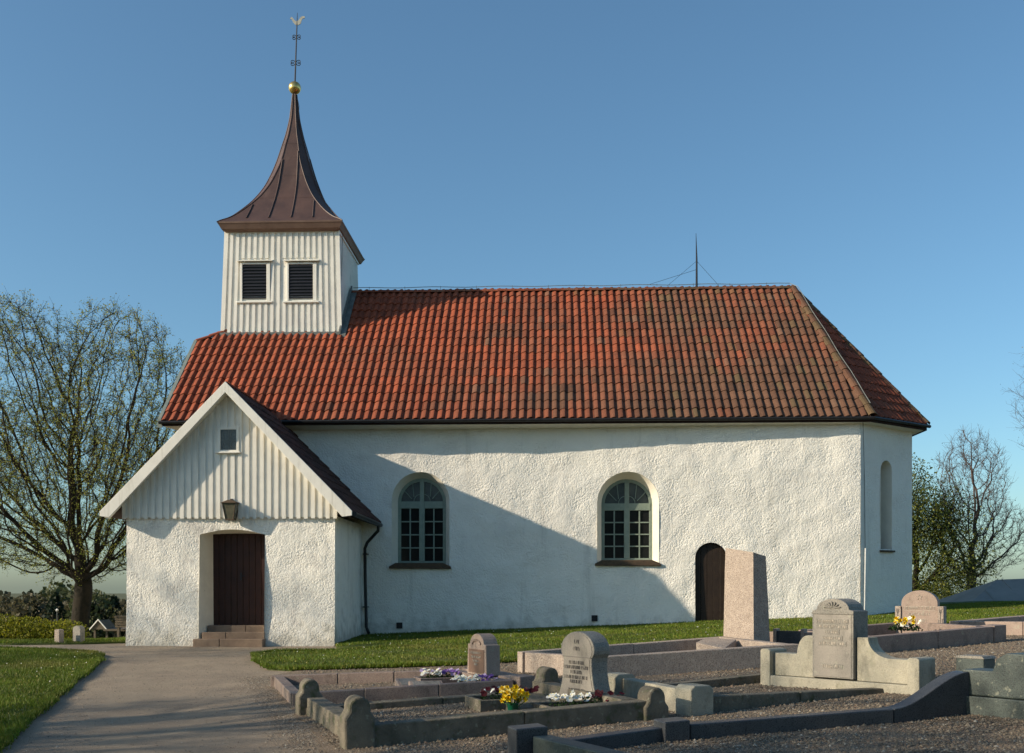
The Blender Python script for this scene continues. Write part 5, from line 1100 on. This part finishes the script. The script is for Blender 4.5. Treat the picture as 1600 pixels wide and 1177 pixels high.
# ------------------------------------------------------------------ grass, daisies, gravel
rs_ = np.random.RandomState(11)
def Gv(x, y): return -.36+.04*np.clip(x, -5, 14)+.021*np.minimum(y, 31.)-.065*np.maximum(0, np.minimum(y, 42)-25.5)*np.clip((-10.3-x)/1.5, 0, 1)
def scatter(poly, box, n, keep=None):
    P = np.stack([rs_.uniform(box[0], box[1], n), rs_.uniform(box[2], box[3], n)], 1); k = inpoly(P, poly)
    if keep is not None: k &= keep(P)
    return P[k]
def fringe(poly, i0, i1, n):
    Q = np.array(poly[i0:i1]); a = rs_.randint(0, len(Q)-1, n); f = rs_.rand(n, 1); return Q[a]*(1-f)+Q[a+1]*f+rs_.normal(0, .035, (n, 2))
def grass(name, poly, box, n, hgt, label, dz, keep=None, fr=None):
    P = scatter(poly, box, n, keep); e0 = len(P)
    if fr: P = np.concatenate([P, fringe(poly, *fr)])
    m = len(P); a = rs_.uniform(0, 6.283, m); lean = rs_.uniform(.1, .7, m); h = hgt*rs_.uniform(.5, 1.3, m)
    pat = np.sin(P[:, 0]*2.1+np.sin(P[:, 1]*1.7)*2)*.5+np.sin(P[:, 1]*3.3+P[:, 0]*.8)*.5; h *= 1+.25*pat; h[e0:] *= 1.35
    w = rs_.uniform(.003, .0065, m)*(1+P[:, 1]/22); b = rs_.uniform(0, 6.283, m); z = Gv(P[:, 0], P[:, 1])+dz-.01
    cx, sx_ = np.cos(b), np.sin(b)
    A = np.stack([P[:, 0]-w*cx, P[:, 1]-w*sx_, z], 1); B_ = np.stack([P[:, 0]+w*cx, P[:, 1]+w*sx_, z], 1); C = np.stack([P[:, 0]+h*lean*np.cos(a), P[:, 1]+h*lean*np.sin(a), z+h], 1)
    V = np.stack([A, B_, C], 1).reshape(-1, 3)
    base = np.array((.105, .155, .012))*rs_.uniform(.65, 1.35, (m, 1)); yel = (rs_.rand(m) < .18)[:, None]; base = np.where(yel, np.array((.20, .185, .03)), base); base = base*(1+.22*pat[:, None]); dry = np.clip(np.sin(P[:, 0]*1.3+2*np.sin(P[:, 1]*.9))*np.sin(P[:, 1]*1.1+P[:, 0]*.4)-.45, 0, .5)[:, None]; base = base*(1-dry)+np.array((.21, .18, .05))*dry
    o = link(name, npmesh(name, V, np.arange(len(V)).reshape(-1, 3), M['blade'], np.repeat(base, 3, 0))); tag(o, label, 'grass', kind='stuff')
grass('grass', LAWN_L, (-19, -4, 8.3, 24), 480000, .05, 'short lawn grass left of the path', .04, lambda P: P[:, 0] > -.62*P[:, 1]-5, (0, len(LAWN_L)-4, 26000))
grass('grass', LAWN_R, (-6.5, 19, 18, 33), 430000, .045, 'lawn grass along the church wall', .045, lambda P: (P[:, 1] < 28.2+np.maximum(0, (P[:, 0]-7.5))), (0, len(LAWN_R)-8, 42000))
grass('grass', LAWN_B, (-15, -9.8, 24.5, 30), 40000, .06, 'lawn grass beyond the path near the hedge', .04)
def specks(name, poly, box, n, label, dz):
    P = scatter(poly, box, n); m = len(P); z = Gv(P[:, 0], P[:, 1])+dz; V = []; Tn = []
    for k in range(6):
        pass
    s = rs_.uniform(.006, .013, m); ang = np.linspace(0, 2*np.pi, 6, endpoint=False)
    h = rs_.uniform(.04, .075, m)
    V = np.stack([np.stack([P[:, 0]+s*np.cos(t_), P[:, 1]+s*.5*np.sin(t_), z+h+s*.8*np.sin(t_)], 1) for t_ in ang], 1).reshape(-1, 3)
    col = np.where((rs_.rand(m) < .5)[:, None], np.array((.55, .55, .45)), np.array((.42, .40, .12)))
    o = link(name, npmesh(name, V, np.arange(len(V)).reshape(-1, 6), M['petal'], np.repeat(col, 6, 0))); tag(o, label, 'wild flowers', kind='stuff')
specks('daisies', LAWN_R, (-6, 14, 18, 27.5), 500, 'tiny pale daisies dotted over the church lawn', .045)
specks('daisies', LAWN_L, (-10, -5, 9, 23), 170, 'tiny pale daisies dotted over the left lawn', .04)
GP = [(-1.3, 6.5), (-2.0, 9.8), (-3.1, 12.8), (-4.4, 16.5), (-4.3, 18.3), (-1.5, 18.1), (0, 19), (3, 21), (8.5, 23.6), (12, 24), (12, 6.5)]
P = scatter(GP, (-4.5, 12, 7.0, 23), 230000, lambda P: (np.abs(P[:, 0]+.0375*P[:, 1]) < .53*P[:, 1]) & (rs_.rand(len(P)) < np.clip((11/P[:, 1])**1.6, .12, 1)))
m = len(P); s = rs_.gamma(5, .0022, m)+.003; s = np.minimum(s, .028); s *= (P[:, 1]/11)**.3
OCT = np.array([(1, 0, 0), (0, 1, 0), (-1, 0, 0), (0, -1, 0), (0, 0, .75), (0, 0, -.5)]); OF = np.array([(0, 1, 4), (1, 2, 4), (2, 3, 4), (3, 0, 4)])
jit = rs_.uniform(.6, 1.3, (m, 6, 1)); an = rs_.uniform(0, 6.283, m); c_, s_ = np.cos(an)[:, None], np.sin(an)[:, None]
L_ = OCT[None]*jit*s[:, None, None]; X_ = L_[:, :, 0]*c_-L_[:, :, 1]*s_; Y_ = L_[:, :, 0]*s_+L_[:, :, 1]*c_
V = np.stack([X_+P[:, :1], Y_+P[:, 1:], L_[:, :, 2]+(Gv(P[:, 0], P[:, 1])+.014)[:, None]], 2).reshape(-1, 3)
Fc = (OF[None]+6*np.arange(m)[:, None, None]).reshape(-1, 3)
pal = np.array((.93, 1, 1.04))*np.array([(.26, .19, .125), (.19, .145, .10), (.32, .245, .17), (.14, .105, .075), (.27, .175, .115), (.42, .35, .27)])
colr = pal[rs_.choice(6, m, p=(.28, .24, .17, .16, .11, .04))]*rs_.uniform(.75, 1.2, (m, 1))
o = link('gravel', npmesh('gravel', V, Fc, M['stones'], np.repeat(colr, 6, 0))); tag(o, 'loose brownish grey gravel covering the grave yard', 'gravel', kind='stuff')
PP = [(-5.0, 8.2), (-5.75, 10.8), (-7.35, 15.55), (-8.95, 20.6), (-9.8, 22.1), (-12, 23), (-12, 24.5), (-5.2, 24.3), (-6.2, 22), (-5.1, 18.8), (-4.5, 16.6), (-3.2, 12.8), (-2.1, 9.7), (-1.4, 8.2)]
P = scatter(PP, (-12, -1.3, 8.2, 24.5), 60000); m = len(P); EL = np.array([(-2.05, 9.7), (-3.15, 12.8), (-4.43, 16.5), (-4.75, 17.6)]); a = rs_.randint(0, 3, 9000); f = rs_.rand(9000, 1)
P = np.concatenate([P[rs_.rand(m) < .35], EL[a]*(1-f)+EL[a+1]*f+rs_.normal(0, .16, (9000, 2))-np.array((.12, .03))]); m = len(P)
s = rs_.gamma(4, .0014, m)+.0015; s = np.minimum(s, .013); an = rs_.uniform(0, 6.283, m); c_, s_ = np.cos(an)[:, None], np.sin(an)[:, None]
L_ = OCT[None]*rs_.uniform(.6, 1.3, (m, 6, 1))*s[:, None, None]; X_ = L_[:, :, 0]*c_-L_[:, :, 1]*s_; Y_ = L_[:, :, 0]*s_+L_[:, :, 1]*c_
V = np.stack([X_+P[:, :1], Y_+P[:, 1:], L_[:, :, 2]+(Gv(P[:, 0], P[:, 1])+.006)[:, None]], 2).reshape(-1, 3)
colr = pal[rs_.choice(6, m)]*rs_.uniform(.8, 1.25, (m, 1))
o = link('path_grit', npmesh('path_grit', V, (OF[None]+6*np.arange(m)[:, None, None]).reshape(-1, 3), M['stones'], np.repeat(colr, 6, 0))); tag(o, 'fine loose grit scattered on the asphalt path', 'grit', kind='stuff')
